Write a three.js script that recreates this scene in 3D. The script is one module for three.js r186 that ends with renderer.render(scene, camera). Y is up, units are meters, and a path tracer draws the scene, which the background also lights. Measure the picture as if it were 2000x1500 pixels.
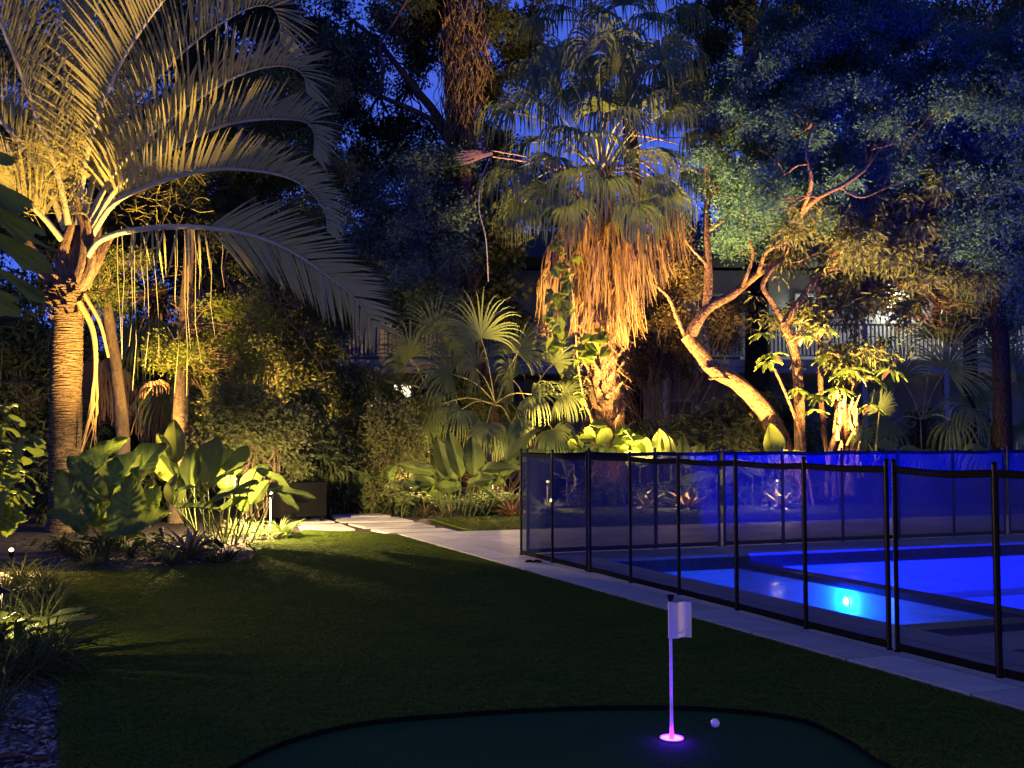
import * as THREE from 'three';
import { mergeGeometries } from 'three/addons/utils/BufferGeometryUtils.js';
import { ImprovedNoise } from 'three/addons/math/ImprovedNoise.js';

/* ------------------------------------------------------------------ camera, sky, exposure */
const F = 1900, EYE = 1.4, PITCH = Math.atan(101 / F);
const renderer = new THREE.WebGLRenderer({ antialias: true });
renderer.toneMapping = THREE.LinearToneMapping;
renderer.toneMappingExposure = 2.0;
renderer.shadowMap.enabled = true;
const scene = new THREE.Scene();
const camera = new THREE.PerspectiveCamera(2 * Math.atan(750 / F) * 180 / Math.PI, 4 / 3, 0.05, 400);
camera.position.set(0, EYE, 0);
camera.rotation.x = PITCH;
scene.add(camera);

{ // dusk sky: deep blue, paler towards the horizon all the way round
  const w = 128, h = 64, d = new Float32Array(w * h * 4);
  const lo = [0.042, 0.085, 0.48], hi = [0.005, 0.014, 0.085];
  for (let y = 0; y < h; y++) {
    const el = ((y + 0.5) / h - 0.5) * 180, t = Math.pow(Math.min(1, Math.max(0, (el - 8) / 72)), 0.8);
    for (let x = 0; x < w; x++) {
      const i = (y * w + x) * 4;
      for (let k = 0; k < 3; k++) d[i + k] = el < 0 ? [0.004, 0.006, 0.012][k] : lo[k] + (hi[k] - lo[k]) * t;
      d[i + 3] = 1;
    }
  }
  const sky = new THREE.DataTexture(d, w, h, THREE.RGBAFormat, THREE.FloatType);
  sky.mapping = THREE.EquirectangularReflectionMapping;
  sky.magFilter = THREE.LinearFilter; sky.needsUpdate = true;
  scene.background = sky; scene.environment = sky;
}
const WARM = new THREE.Color().setRGB(1.0, 0.57, 0.15), WARMW = new THREE.Color().setRGB(1.0, 0.68, 0.30);
const BLUE = new THREE.Color().setRGB(0.0, 0.006, 1.0), CYAN = new THREE.Color().setRGB(0.0, 0.045, 1.0);
const VIOLET = new THREE.Color().setRGB(0.09, 0.0, 1.0);

/* ------------------------------------------------------------------ helpers */
let seed = 12345;
const srand = s => { seed = s >>> 0; };
const R = () => { seed = (seed + 0x6D2B79F5) >>> 0; let t = seed; t = Math.imul(t ^ (t >>> 15), t | 1); t ^= t + Math.imul(t ^ (t >>> 7), t | 61); return ((t ^ (t >>> 14)) >>> 0) / 4294967296; };
const rr = (a, b) => a + (b - a) * R();
const gauss = () => (R() + R() + R() + R() - 2) * 0.87;
const V = (x, y, z) => new THREE.Vector3(x, y, z);
const lerp = (a, b, t) => a + (b - a) * t, clamp = (x, a, b) => Math.min(b, Math.max(a, x));
const noise = new ImprovedNoise();
const CP = Math.cos(PITCH), SP = Math.sin(PITCH);
function ray(px, py) { const x = (px - 1000) / F, y = (750 - py) / F; return V(x, y * CP + SP, y * SP - CP); }
// a measured image point at a distance of d metres ahead / on the ground
function P(px, py, d) { const r = ray(px, py); return r.multiplyScalar(d / -r.z).add(V(0, EYE, 0)); }
function G(px, py, y0 = 0) { const r = ray(px, py); return r.multiplyScalar((y0 - EYE) / r.y).add(V(0, EYE, 0)); }
const lin = (r, g, b) => new THREE.Color().setRGB(r, g, b);

class MB { // collects strips, grids and tubes
  constructor() { this.p = []; this.u = []; this.c = []; this.i = []; this.seams = []; this.col = [1, 1, 1]; }
  v(x, y, z, u = 0, w = 0) { this.p.push(x, y, z); this.u.push(u, w); this.c.push(...this.col); return this.p.length / 3 - 1; }
  grid(nu, nv, fn, seam = false) {
    const b = this.p.length / 3;
    for (let j = 0; j <= nv; j++) for (let i = 0; i <= nu; i++) { const q = fn(i / nu, j / nv); this.v(q[0], q[1], q[2], q[3] ?? i / nu, q[4] ?? j / nv); }
    for (let j = 0; j < nv; j++) for (let i = 0; i < nu; i++) { const a = b + j * (nu + 1) + i; this.i.push(a, a + 1, a + nu + 2, a, a + nu + 2, a + nu + 1); }
    if (seam) for (let j = 0; j <= nv; j++) this.seams.push(b + j * (nu + 1), b + j * (nu + 1) + nu);
  }
  tube(pts, rad, sides = 8, seg = 0, caps = true) {
    const curve = pts.length > 1 ? new THREE.CatmullRomCurve3(pts, false, 'centripetal') : null;
    seg = seg || Math.max(2, (pts.length - 1) * 3);
    const len = curve.getLength(), T = [], C = [];
    for (let i = 0; i <= seg; i++) { C.push(curve.getPointAt(i / seg)); T.push(curve.getTangentAt(i / seg)); }
    let n = Math.abs(T[0].y) > 0.9 ? V(1, 0, 0) : V(0, 1, 0); n.addScaledVector(T[0], -n.dot(T[0])).normalize();
    const rf = typeof rad === 'function' ? rad : t => lerp(rad[0], rad[1], t);
    const r0 = rf(0, 0), rings = [];
    for (let j = 0; j <= seg; j++) {
      n = n.clone().addScaledVector(T[j], -n.dot(T[j])).normalize();
      rings.push([C[j], n, T[j].clone().cross(n)]);
    }
    this.grid(sides, seg, (u, w) => {
      const j = Math.round(w * seg), [c, a, b] = rings[j], th = u * Math.PI * 2, r = rf(w, u === 1 ? 0 : th);
      const x = Math.cos(th) * r, y = Math.sin(th) * r;
      return [c.x + a.x * x + b.x * y, c.y + a.y * x + b.y * y, c.z + a.z * x + b.z * y, u * 6.283 * r0, w * len];
    }, true);
    if (caps) for (const j of [0, seg]) {
      const [c, a, b] = rings[j], k = this.v(c.x, c.y, c.z), st = this.p.length / 3;
      for (let s = 0; s < sides; s++) { const th = s / sides * 6.28318, r = rf(j / seg, th); this.v(c.x + (a.x * Math.cos(th) + b.x * Math.sin(th)) * r, c.y + (a.y * Math.cos(th) + b.y * Math.sin(th)) * r, c.z + (a.z * Math.cos(th) + b.z * Math.sin(th)) * r); }
      for (let s = 0; s < sides; s++) j ? this.i.push(k, st + s, st + (s + 1) % sides) : this.i.push(k, st + (s + 1) % sides, st + s);
    }
    return this;
  }
  // a ribbon through points; width(t), across = 1 (flat) or 2 (folded along the middle)
  strip(pts, width, side, across = 1, fold = 0) {
    const n = pts.length - 1;
    const fr = pts.map((p, j) => {
      const t = pts[Math.min(n, j + 1)].clone().sub(pts[Math.max(0, j - 1)]).normalize();
      let s = side ? side.clone() : t.clone().cross(V(0, 1, 0)); s.addScaledVector(t, -s.dot(t));
      if (s.lengthSq() < 1e-6) s = V(1, 0, 0); s.normalize();
      return [p, s, s.clone().cross(t)];
    });
    this.grid(across, n, (u, w) => {
      const j = Math.round(w * n), [p, s, up] = fr[j], h = width(w) * (u - 0.5), f = fold * Math.abs(h) * 2;
      return [p.x + s.x * h + up.x * f, p.y + s.y * h + up.y * f, p.z + s.z * h + up.z * f];
    });
    return this;
  }
  // an arching blade
  blade(base, dir, len, w, droop, seg = 4, fold = 0.3, across = 1, prof, side) {
    const pts = [base.clone()], d = dir.clone().normalize(), st = len / seg;
    for (let k = 0; k < seg; k++) { d.y -= droop / seg; d.normalize(); pts.push(pts[k].clone().addScaledVector(d, st)); }
    return this.strip(pts, prof ? t => w * prof(t) : t => w * Math.min(1, 0.35 + t * 2.2) * (1 - Math.pow(t, 2.2)) + 0.0004, side, across, fold);
  }
  box(cx, cy, cz, sx, sy, sz) {
    const b = new THREE.BoxGeometry(sx, sy, sz).toNonIndexed(), a = b.attributes.position, u = b.attributes.uv;
    for (let k = 0; k < a.count; k++) this.i.push(this.v(a.getX(k) + cx, a.getY(k) + cy, a.getZ(k) + cz, u.getX(k) * Math.max(sx, sz), u.getY(k) * sy));
    return this;
  }
  geo(colored = false) {
    const g = new THREE.BufferGeometry();
    g.setAttribute('position', new THREE.Float32BufferAttribute(this.p, 3));
    g.setAttribute('uv', new THREE.Float32BufferAttribute(this.u, 2));
    if (colored) g.setAttribute('color', new THREE.Float32BufferAttribute(this.c, 3));
    g.setIndex(this.i); g.computeVertexNormals();
    const n = g.attributes.normal;
    for (let k = 0; k < this.seams.length; k += 2) {
      const a = this.seams[k], b = this.seams[k + 1], s = V(n.getX(a) + n.getX(b), n.getY(a) + n.getY(b), n.getZ(a) + n.getZ(b)).normalize();
      n.setXYZ(a, s.x, s.y, s.z); n.setXYZ(b, s.x, s.y, s.z);
    }
    return g;
  }
}
const used = {};
function numbered(name) { const k = used[name] = (used[name] ?? -1) + 1; return k ? name + '_' + String(k).padStart(3, '0') : name; }
function part(name, geo, mat, parent, extra) {
  const m = new THREE.Mesh(geo, mat); m.name = name; m.castShadow = m.receiveShadow = true;
  if (extra) Object.assign(m.userData, extra);
  parent.add(m); return m;
}
function thing(name, label, category, at = V(0, 0, 0), group) {
  const o = new THREE.Group(); o.name = numbered(name); o.position.copy(at); scene.add(o);
  o.userData = { label, category }; if (group) o.userData.group = group;
  return o;
}
// parts modelled in world coordinates under a thing that stands at its base
function wpart(name, mb, mat, t, extra) { const g = mb instanceof MB ? mb.geo(mat.vertexColors) : mb; g.translate(-t.position.x, -t.position.y, -t.position.z); return part(name, g, mat, t, extra); }
function struct(name, geo, mat) { const m = part(numbered(name), geo, mat, scene); m.userData.kind = 'structure'; return m; }

/* ------------------------------------------------------------------ textures and materials */
function fbm(x, y, o = 4, per = 0) { let s = 0, a = 0.5, f = 1; for (let k = 0; k < o; k++) { s += a * noise.noise(x * f + 7.3 * k, y * f + 3.1 * k, 11.7 * k + per); a *= 0.5; f *= 2.03; } return s; }
function tile(fn) { // blend so that the texture repeats
  return (u, v) => { const a = fn(u, v), b = fn(u - 1, v), c = fn(u, v - 1), d = fn(u - 1, v - 1); return lerp(lerp(a, b, u), lerp(c, d, u), v); };
}
function tex(n, fn, srgb = false, rep = 1) { // fn(u,v) -> grey or [r,g,b] in 0..1
  const d = new Uint8Array(n * n * 4);
  for (let y = 0; y < n; y++) for (let x = 0; x < n; x++) {
    const q = fn(x / n, y / n), i = (y * n + x) * 4;
    for (let k = 0; k < 3; k++) d[i + k] = clamp((Array.isArray(q) ? q[k] : q) * 255, 0, 255); d[i + 3] = 255;
  }
  const t = new THREE.DataTexture(d, n, n); t.wrapS = t.wrapT = THREE.RepeatWrapping; t.magFilter = THREE.LinearFilter; t.minFilter = THREE.LinearFilter;
  t.repeat.set(rep, rep); if (srgb) t.colorSpace = THREE.SRGBColorSpace; t.needsUpdate = true; return t;
}
const crack = (u, v) => Math.min(1, 3.2 * Math.abs(fbm(u * 11 + 0.6 * fbm(u * 5, v * 5, 2), v * 4.2, 3)));
const nBark = tex(512, tile((u, v) => clamp(0.15 + 0.6 * crack(u, v) + 0.3 * fbm(u * 40, v * 26, 2), 0, 1)), false, 1.7);
const nRing = tex(512, tile((u, v) => clamp(0.5 + 1.3 * fbm(u * 5, v * 55, 3) + 0.5 * fbm(u * 30, v * 40, 2), 0.04, 1)), false, 0.8);
const nBarkC = tex(512, tile((u, v) => clamp(0.35 + 0.35 * crack(u, v) + 0.7 * fbm(u * 9 + 4, v * 5, 5), 0.1, 1)), false, 1.7);
const nSpeck = tex(256, tile((u, v) => { const a = fbm(u * 26, v * 20, 3); return clamp(0.5 + 0.5 * fbm(u * 6, v * 6, 3) + (a > 0.2 ? 0.4 : 0), 0.1, 1); }), false, 2);
const nFine = tex(256, tile((u, v) => clamp(0.5 + 0.9 * fbm(u * 30, v * 30, 3), 0, 1)));
const nSoil = tex(512, tile((u, v) => clamp(0.5 + 0.7 * fbm(u * 12, v * 12, 5), 0, 1)), false, 0.9);
const nSoilC = tex(512, tile((u, v) => { const a = fbm(u * 9 + 3, v * 9, 5), b = fbm(u * 45, v * 45, 2); return clamp(0.55 + 0.7 * a + 0.5 * b, 0.08, 1); }), false, 0.7);
const nStone = tex(512, tile((u, v) => clamp(0.78 + 0.42 * fbm(u * 3, v * 14, 5) + 0.12 * fbm(u * 40, v * 40, 2), 0, 1)), false, 0.8);
const nTurf = tex(512, tile((u, v) => clamp(0.72 + 0.35 * fbm(u * 5, v * 5, 4) + 0.5 * fbm(u * 90, v * 90, 2), 0.1, 1)), false, 0.6);
const nWater = tex(512, tile((u, v) => clamp(0.5 + 0.5 * fbm(u * 6, v * 6, 3) + 0.12 * fbm(u * 30, v * 30, 2), 0, 1)), false, 0.5);
const nPlaster = tex(256, tile((u, v) => clamp(0.8 + 0.3 * fbm(u * 6, v * 6, 4), 0, 1)), false, 0.5);

const nVein = tex(256, (u, v) => { const a = Math.abs(u * 2 - 1), w = Math.cos((v * 1.05 - a * 0.32) * 8 * 6.2832), mid = Math.exp(-a * a * 900); return clamp(0.62 + 0.10 * fbm(u * 12, v * 12, 3) + 0.34 * Math.pow(Math.max(0, w), 14) * (1 - a * 0.4) + 0.38 * mid - 0.10 * Math.pow(Math.max(0, -w), 3), 0, 1); });
const nPar = tex(256, (u, v) => { const a = Math.abs(u * 2 - 1), w = Math.cos((v - a * 0.15) * 22 * 6.2832); return clamp(0.78 + 0.14 * fbm(u * 6, v * 9, 4) + 0.06 * w + 0.22 * Math.exp(-a * a * 700), 0, 1); });
const std = (c, o = {}) => new THREE.MeshPhysicalMaterial({ specularIntensity: (o.roughness ?? 0.85) > 0.8 ? 0.15 : 1, color: c, roughness: 0.85, side: THREE.DoubleSide, ...o });
const leafy = (c, tr = 0.35, o = {}) => new THREE.MeshPhysicalMaterial({ color: c, roughness: 0.95, transmission: tr, thickness: 0, specularIntensity: 0.2, side: THREE.DoubleSide, ...o });
const VC = { vertexColors: true };
const M = {
  soil: std(lin(0.10, 0.085, 0.07), { bumpMap: nSoil, bumpScale: 0.05, map: nSoilC, roughness: 1 }),
  sand: std(lin(0.36, 0.35, 0.35), { bumpMap: nSoil, bumpScale: 0.05, map: nSoilC, roughness: 1 }),
  turf: std(lin(0.085, 0.125, 0.010), { map: nTurf, bumpMap: nTurf, bumpScale: 0.012, roughness: 1 }),
  grass: leafy(0xffffff, 0.3, VC),
  green: std(lin(0.042, 0.118, 0.032), { map: nFine.clone(), bumpMap: nFine, bumpScale: 0.004, roughness: 1 }),
  stone: std(lin(0.50, 0.48, 0.47), { map: nStone, bumpMap: nStone, bumpScale: 0.006, roughness: 0.75 }),
  stoneB: std(lin(0.44, 0.42, 0.41), { map: nStone, bumpMap: nStone, bumpScale: 0.006, roughness: 0.75 }),
  stoneC: std(lin(0.55, 0.53, 0.51), { map: nStone, bumpMap: nStone, bumpScale: 0.006, roughness: 0.75 }),
  plaster: std(lin(0.75, 0.75, 0.75), { roughness: 0.8 }),
  tileDark: std(lin(0.008, 0.009, 0.012), { roughness: 0.5, specularIntensity: 0.3 }),
  water: new THREE.MeshPhysicalMaterial({ color: lin(0.80, 0.88, 0.95), transmission: 1, thickness: 0, ior: 1.33, roughness: 0.05, specularIntensity: 0.55, bumpMap: nWater, bumpScale: 0.055 }),
  black: std(lin(0.004, 0.004, 0.005), { roughness: 0.9 }),
  blackMetal: std(lin(0.004, 0.004, 0.006), { roughness: 0.6, specularIntensity: 0.35 }),
  mesh: std(lin(0.022, 0.030, 0.095), { transparent: true, opacity: 0.70, roughness: 0.9, specularIntensity: 0 }),  // black fabric; blue spill of the pool lamps is put into its colour
  hem: std(lin(0.005, 0.005, 0.006), { roughness: 0.9 }),
  white: std(lin(0.75, 0.75, 0.75), { roughness: 0.6 }),
  flagCloth: leafy(lin(0.78, 0.77, 0.78), 0.3),
  bark: std(lin(0.40, 0.235, 0.135), { map: nBarkC, bumpMap: nBark, bumpScale: 0.07 }),
  barkRed: std(lin(0.30, 0.17, 0.11), { map: nBarkC, bumpMap: nBark, bumpScale: 0.07 }),
  barkDark: std(lin(0.07, 0.05, 0.04), { map: nBarkC, bumpMap: nBark, bumpScale: 0.07 }),
  barkSpeck: std(lin(0.36, 0.26, 0.15), { map: nSpeck, bumpMap: nSpeck, bumpScale: 0.03 }),
  palmBark: std(lin(0.22, 0.155, 0.08), { map: nRing, bumpMap: nRing, bumpScale: 0.03 }),
  boot: std(lin(0.33, 0.22, 0.14), { map: nBarkC, bumpMap: nBark, bumpScale: 0.03 }),
  rachis: std(lin(0.42, 0.40, 0.22), { roughness: 0.6 }),
  silver: leafy(lin(0.33, 0.315, 0.12), 0.25, { roughness: 0.95 }),
  fiber: std(lin(0.22, 0.20, 0.06)),
  twig: std(lin(0.20, 0.14, 0.09)),
  fan: leafy(lin(0.11, 0.15, 0.06), 0.3),
  deadV: leafy(0xffffff, 0.2, VC),
  deadCurl: leafy(lin(0.34, 0.20, 0.09), 0.2, { map: nPar }),
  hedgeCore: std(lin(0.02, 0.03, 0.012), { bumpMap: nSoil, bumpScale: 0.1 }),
  petiole: std(lin(0.24, 0.24, 0.09), { roughness: 0.55 }),
  dead: leafy(lin(0.40, 0.24, 0.12), 0.2),
  deadStalk: std(lin(0.42, 0.26, 0.10)),
  aloc: leafy(lin(0.15, 0.235, 0.04), 0.35, { clearcoat: 0.35, clearcoatRoughness: 0.4, map: nVein }),
  alocPale: leafy(lin(0.27, 0.28, 0.08), 0.3, { clearcoat: 0.35, clearcoatRoughness: 0.4, map: nVein }),
  paddle: leafy(lin(0.10, 0.135, 0.028), 0.3, { clearcoat: 0.35, clearcoatRoughness: 0.4, map: nPar }),
  stem: std(lin(0.10, 0.13, 0.04)),
  pothos: leafy(lin(0.16, 0.23, 0.035), 0.35, { clearcoat: 0.35, clearcoatRoughness: 0.4, map: nPar }),
  leafFish: leafy(lin(0.13, 0.19, 0.035), 0.35, { map: nPar, clearcoat: 0.3, clearcoatRoughness: 0.4 }),
  vc: leafy(0xffffff, 0.3, VC),
  vcs: std(0xffffff, { ...VC, roughness: 0.6 }),
  leafA: leafy(0xffffff, 0.3),
  house: std(lin(0.30, 0.28, 0.26), { map: nPlaster, roughness: 0.9 }),
  houseWhite: std(lin(0.42, 0.40, 0.38), { roughness: 0.7 }),
  roof: std(lin(0.05, 0.045, 0.04), { bumpMap: nFine, bumpScale: 0.02 }),
  glass: new THREE.MeshPhysicalMaterial({ color: lin(0.02, 0.025, 0.035), roughness: 0.08, metalness: 0, side: THREE.DoubleSide }),
  orange: std(lin(0.36, 0.10, 0.04), { map: nFine }),
};
M.green.map.repeat.set(3, 3);
const glow = (c, k) => new THREE.MeshStandardMaterial({ color: 0x000000, emissive: c, emissiveIntensity: k, side: THREE.DoubleSide });

/* ------------------------------------------------------------------ lamps */
function addPoint(parent, local, color, intensity, rad = 1) {
  const l = new THREE.PointLight(color, intensity, 0, 2); l.position.copy(local); l.castShadow = true; l.shadow.radius = rad; parent.add(l); return l;
}
function uplight(at, aim, I, angle, label, color = WARM, pen = 0.6) {
  const t = thing('garden_spotlight', label, 'spotlight', at);
  const dir = aim.clone().sub(at).normalize(), h = V(0, 0.10, 0), e = h.clone().addScaledVector(dir, 0.09);
  const st = new MB(); st.tube([V(0, -0.02, 0), h], [0.008, 0.008], 6); part('stake', st.geo(), M.black, t);
  const b = new MB(); b.tube([h.clone().addScaledVector(dir, -0.03), e], [0.024, 0.032], 12, 2, false); part('body', b.geo(), M.blackMetal, t);
  const g = new THREE.CircleGeometry(0.024, 14), m = part('lens_light', g, glow(color, 8), t);
  m.position.copy(e).addScaledVector(dir, -0.006); m.quaternion.setFromUnitVectors(V(0, 0, 1), dir);
  const s = new THREE.SpotLight(color, I, 0, angle, pen, 2); s.position.copy(e).addScaledVector(dir, 0.012); s.target.position.copy(e).addScaledVector(dir, 3);
  s.castShadow = true; s.shadow.radius = 1.4; t.add(s); t.add(s.target);
  return t;
}
function pathLight(at, I, label, hgt = 0.50) {
  const t = thing('path_light', label, 'path light', at);
  const st = new MB(); st.tube([V(0, -0.02, 0), V(0, hgt - 0.02, 0)], [0.013, 0.011], 10); part('stem', st.geo(), M.white, t);
  const hat = new THREE.ConeGeometry(0.085, 0.05, 18, 1, true); hat.translate(0, hgt + 0.105, 0); part('hat', hat, M.blackMetal, t);
  const bulb = new THREE.SphereGeometry(0.018, 10, 8); bulb.translate(0, hgt + 0.05, 0); part('bulb', bulb, glow(WARMW, 14), t);
  const arm = new MB(); arm.tube([V(0.03, hgt - 0.02, 0), V(0.035, hgt + 0.09, 0)], [0.004, 0.004], 6, 1); part('bracket', arm.geo(), M.blackMetal, t);
  addPoint(t, V(0, hgt + 0.05, 0), WARMW, I, 1);
  return t;
}

/* ------------------------------------------------------------------ ground, lawn, path */
function shape2(pts) { return new THREE.Shape(pts.map(p => new THREE.Vector2(p.x, -p.z))); }
function slabGeo(shape, y0, y1, curve = 8) { // a flat plate with this outline, top at y1
  const g = new THREE.ExtrudeGeometry(shape, { depth: y1 - y0, bevelEnabled: false, curveSegments: curve }); g.rotateX(-Math.PI / 2); g.translate(0, y0, 0); return g;
}
const inPoly = (x, z, poly) => { let c = false; for (let i = 0, j = poly.length - 1; i < poly.length; j = i++) { const a = poly[i], b = poly[j]; if ((a.z > z) !== (b.z > z) && x < (b.x - a.x) * (z - a.z) / (b.z - a.z) + a.x) c = !c; } return c; };
const smooth = (pts, n, closed = false) => new THREE.CatmullRomCurve3(pts, closed, 'centripetal').getPoints(n);

// main directions of the terrace: along the lawn edge (towards the camera) and along the far pool edge
const EDGE_A = G(775, 1045), EDGE_B = G(2000, 1395);
const U1 = EDGE_B.clone().sub(EDGE_A).normalize();
const U2 = G(2000, 1063).sub(G(1184, 1098)).normalize();
const C0 = G(1184, 1098);
const AB = (a, b, y = 0) => C0.clone().addScaledVector(U1, a).addScaledVector(U2, b).setY(y);
const toAB = p => { const d = p.clone().sub(C0), det = U1.x * U2.z - U1.z * U2.x; return [(d.x * U2.z - d.z * U2.x) / det, (U1.x * d.z - U1.z * d.x) / det]; };

const greenEdge = smooth([G(455, 1500), G(560, 1450), G(700, 1415), G(900, 1396), G(1150, 1383), G(1400, 1386), G(1560, 1406), G(1640, 1438), G(1760, 1510), V(1.9, 0, -3.3), V(0, 0, -2.4), V(-1.4, 0, -3.2)], 90, true);
const lawnPoly = [G(-200, 2300), G(118, 1500), G(112, 1300), G(106, 1190), G(104, 1122), G(200, 1116), G(330, 1110), G(430, 1102), G(492, 1096), G(500, 1078), G(485, 1062), G(560, 1056), G(588, 1040), G(592, 1036), G(775, 1045), EDGE_B.clone().addScaledVector(U1, 3.3)];
lawnPoly[0] = V(-0.6, 0, 0.6);
{
  const under = new THREE.Shape([[-200, 200], [200, 200], [200, -300], [-200, -300]].map(([x, z]) => new THREE.Vector2(x, -z)));
  under.holes.push(new THREE.Path([AB(-0.02, -0.02), AB(9.02, -0.02), AB(9.02, 9.02), AB(-0.02, 9.02)].map(p => new THREE.Vector2(p.x, -p.z))));
  struct('ground', slabGeo(under, -0.3, -0.02), M.soil);
  const s = shape2(lawnPoly); s.holes.push(new THREE.Path(greenEdge.map(p => new THREE.Vector2(p.x, -p.z))));
  struct('lawn', slabGeo(s, -0.01, 0.012), [M.turf, M.black]);
  struct('putting_green', slabGeo(shape2(greenEdge), -0.018, -0.012), M.green);
  // sandy strip along the left edge
  const sand = [V(-4.2, 0, 0.6), G(-300, 1200), G(-100, 1110), G(104, 1122), G(106, 1190), G(112, 1300), G(118, 1500), V(-0.62, 0, 0.6)];
  struct('sand', slabGeo(shape2(sand), -0.025, -0.008), M.sand);
}
// the strip of lawn beyond the terrace
const backLawn = [G(838, 1014), G(1000, 1009), G(1060, 1008), G(1110, 994), G(1400, 989), G(1750, 984), G(2100, 980), G(2300, 1000), G(2000, 1008), G(1020, 1036), G(930, 1040)];
struct('back_lawn', slabGeo(shape2(backLawn), -0.01, 0.012), M.turf);

function grassField(name, label, poly, holes, n, h, cols, near) {
  const mb = new MB();
  for (let k = 0; k < 7; k++) { const a = R() * 6.28, l = rr(0.6, 1); mb.blade(V(rr(-1, 1) * 0.5, 0, rr(-1, 1) * 0.5), V(Math.cos(a) * 0.7, 1, Math.sin(a) * 0.7), l, 0.13, 0.7, 2, 0, 1); }
  const im = new THREE.InstancedMesh(mb.geo(), M.leafA, n); im.name = name; im.castShadow = im.receiveShadow = true;
  let x0 = 1e9, x1 = -1e9, z0 = 1e9, z1 = -1e9; for (const p of poly) { x0 = Math.min(x0, p.x); x1 = Math.max(x1, p.x); z0 = Math.min(z0, p.z); z1 = Math.max(z1, p.z); }
  const m = new THREE.Matrix4(), q = new THREE.Quaternion(), c = new THREE.Color(); let k = 0, guard = 0;
  while (k < n && guard++ < n * 60) {
    const x = rr(x0, x1), z = rr(z0, z1);
    if (z > -2.6 || Math.abs(x) > 0.3 - z * 0.57) continue;
    if (near && R() > Math.pow(4 / Math.max(4, -z), 0.6)) continue;
    if (!inPoly(x, z, poly) || holes.some(hh => inPoly(x, z, hh))) continue;
    const s = h * rr(0.75, 1.25);
    m.compose(V(x, 0.008, z), q.setFromAxisAngle(V(0, 1, 0), R() * 6.28), V(s, s, s)); im.setMatrixAt(k, m);
    const t = clamp(0.5 + 1.2 * fbm(x * 1.3, z * 1.3, 2) + rr(-0.25, 0.25), 0, 1), a = cols[0], b = cols[1];
    im.setColorAt(k, c.setRGB(lerp(a[0], b[0], t), lerp(a[1], b[1], t), lerp(a[2], b[2], t))); k++;
  }
  im.count = k; im.userData = { kind: 'stuff', label, category: 'grass' }; scene.add(im);
}
srand(5);
grassField('lawn_grass', 'short green turf blades covering the lawn around the putting green', lawnPoly, [greenEdge], 90000, 0.034, [[0.066, 0.115, 0.007], [0.108, 0.150, 0.012]], true);
grassField('lawn_grass', 'strip of short turf blades between terrace and far planting bed', backLawn, [], 26000, 0.045, [[0.075, 0.105, 0.006], [0.115, 0.135, 0.010]], false);

// stepping slabs set in the lawn
{
  const slabs = [
    [[582, 1024], [664, 1023], [692, 1034], [590, 1037]],
    [[560, 1013], [628, 1012], [652, 1019], [575, 1020.5]],
    [[640, 1001], [737, 999.6], [762, 1007], [652, 1008.6]],
    [[650, 1011.8], [775, 1010.2], [806, 1017.4], [667, 1019.2]],
    [[682, 1023], [822, 1021.2], [848, 1028.2], [714, 1030.6]],
    [[726, 1034.6], [866, 1032], [890, 1037.6], [760, 1041.2]],
  ];
  const g = new THREE.Group(); g.name = 'path'; g.userData.kind = 'structure'; scene.add(g);
  slabs.forEach((c, i) => {
    const s = shape2(c.map(([x, y]) => G(x, y)));
    const e = new THREE.ExtrudeGeometry(s, { depth: 0.05, bevelEnabled: true, bevelSize: 0.012, bevelThickness: 0.012, bevelSegments: 2 }); e.rotateX(-Math.PI / 2); e.translate(0, -0.055, 0);
    part(i ? 'slab_' + String(i).padStart(3, '0') : 'slab', e, [M.stone, M.stoneB, M.stoneC][i % 3], g);
  });
}
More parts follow.
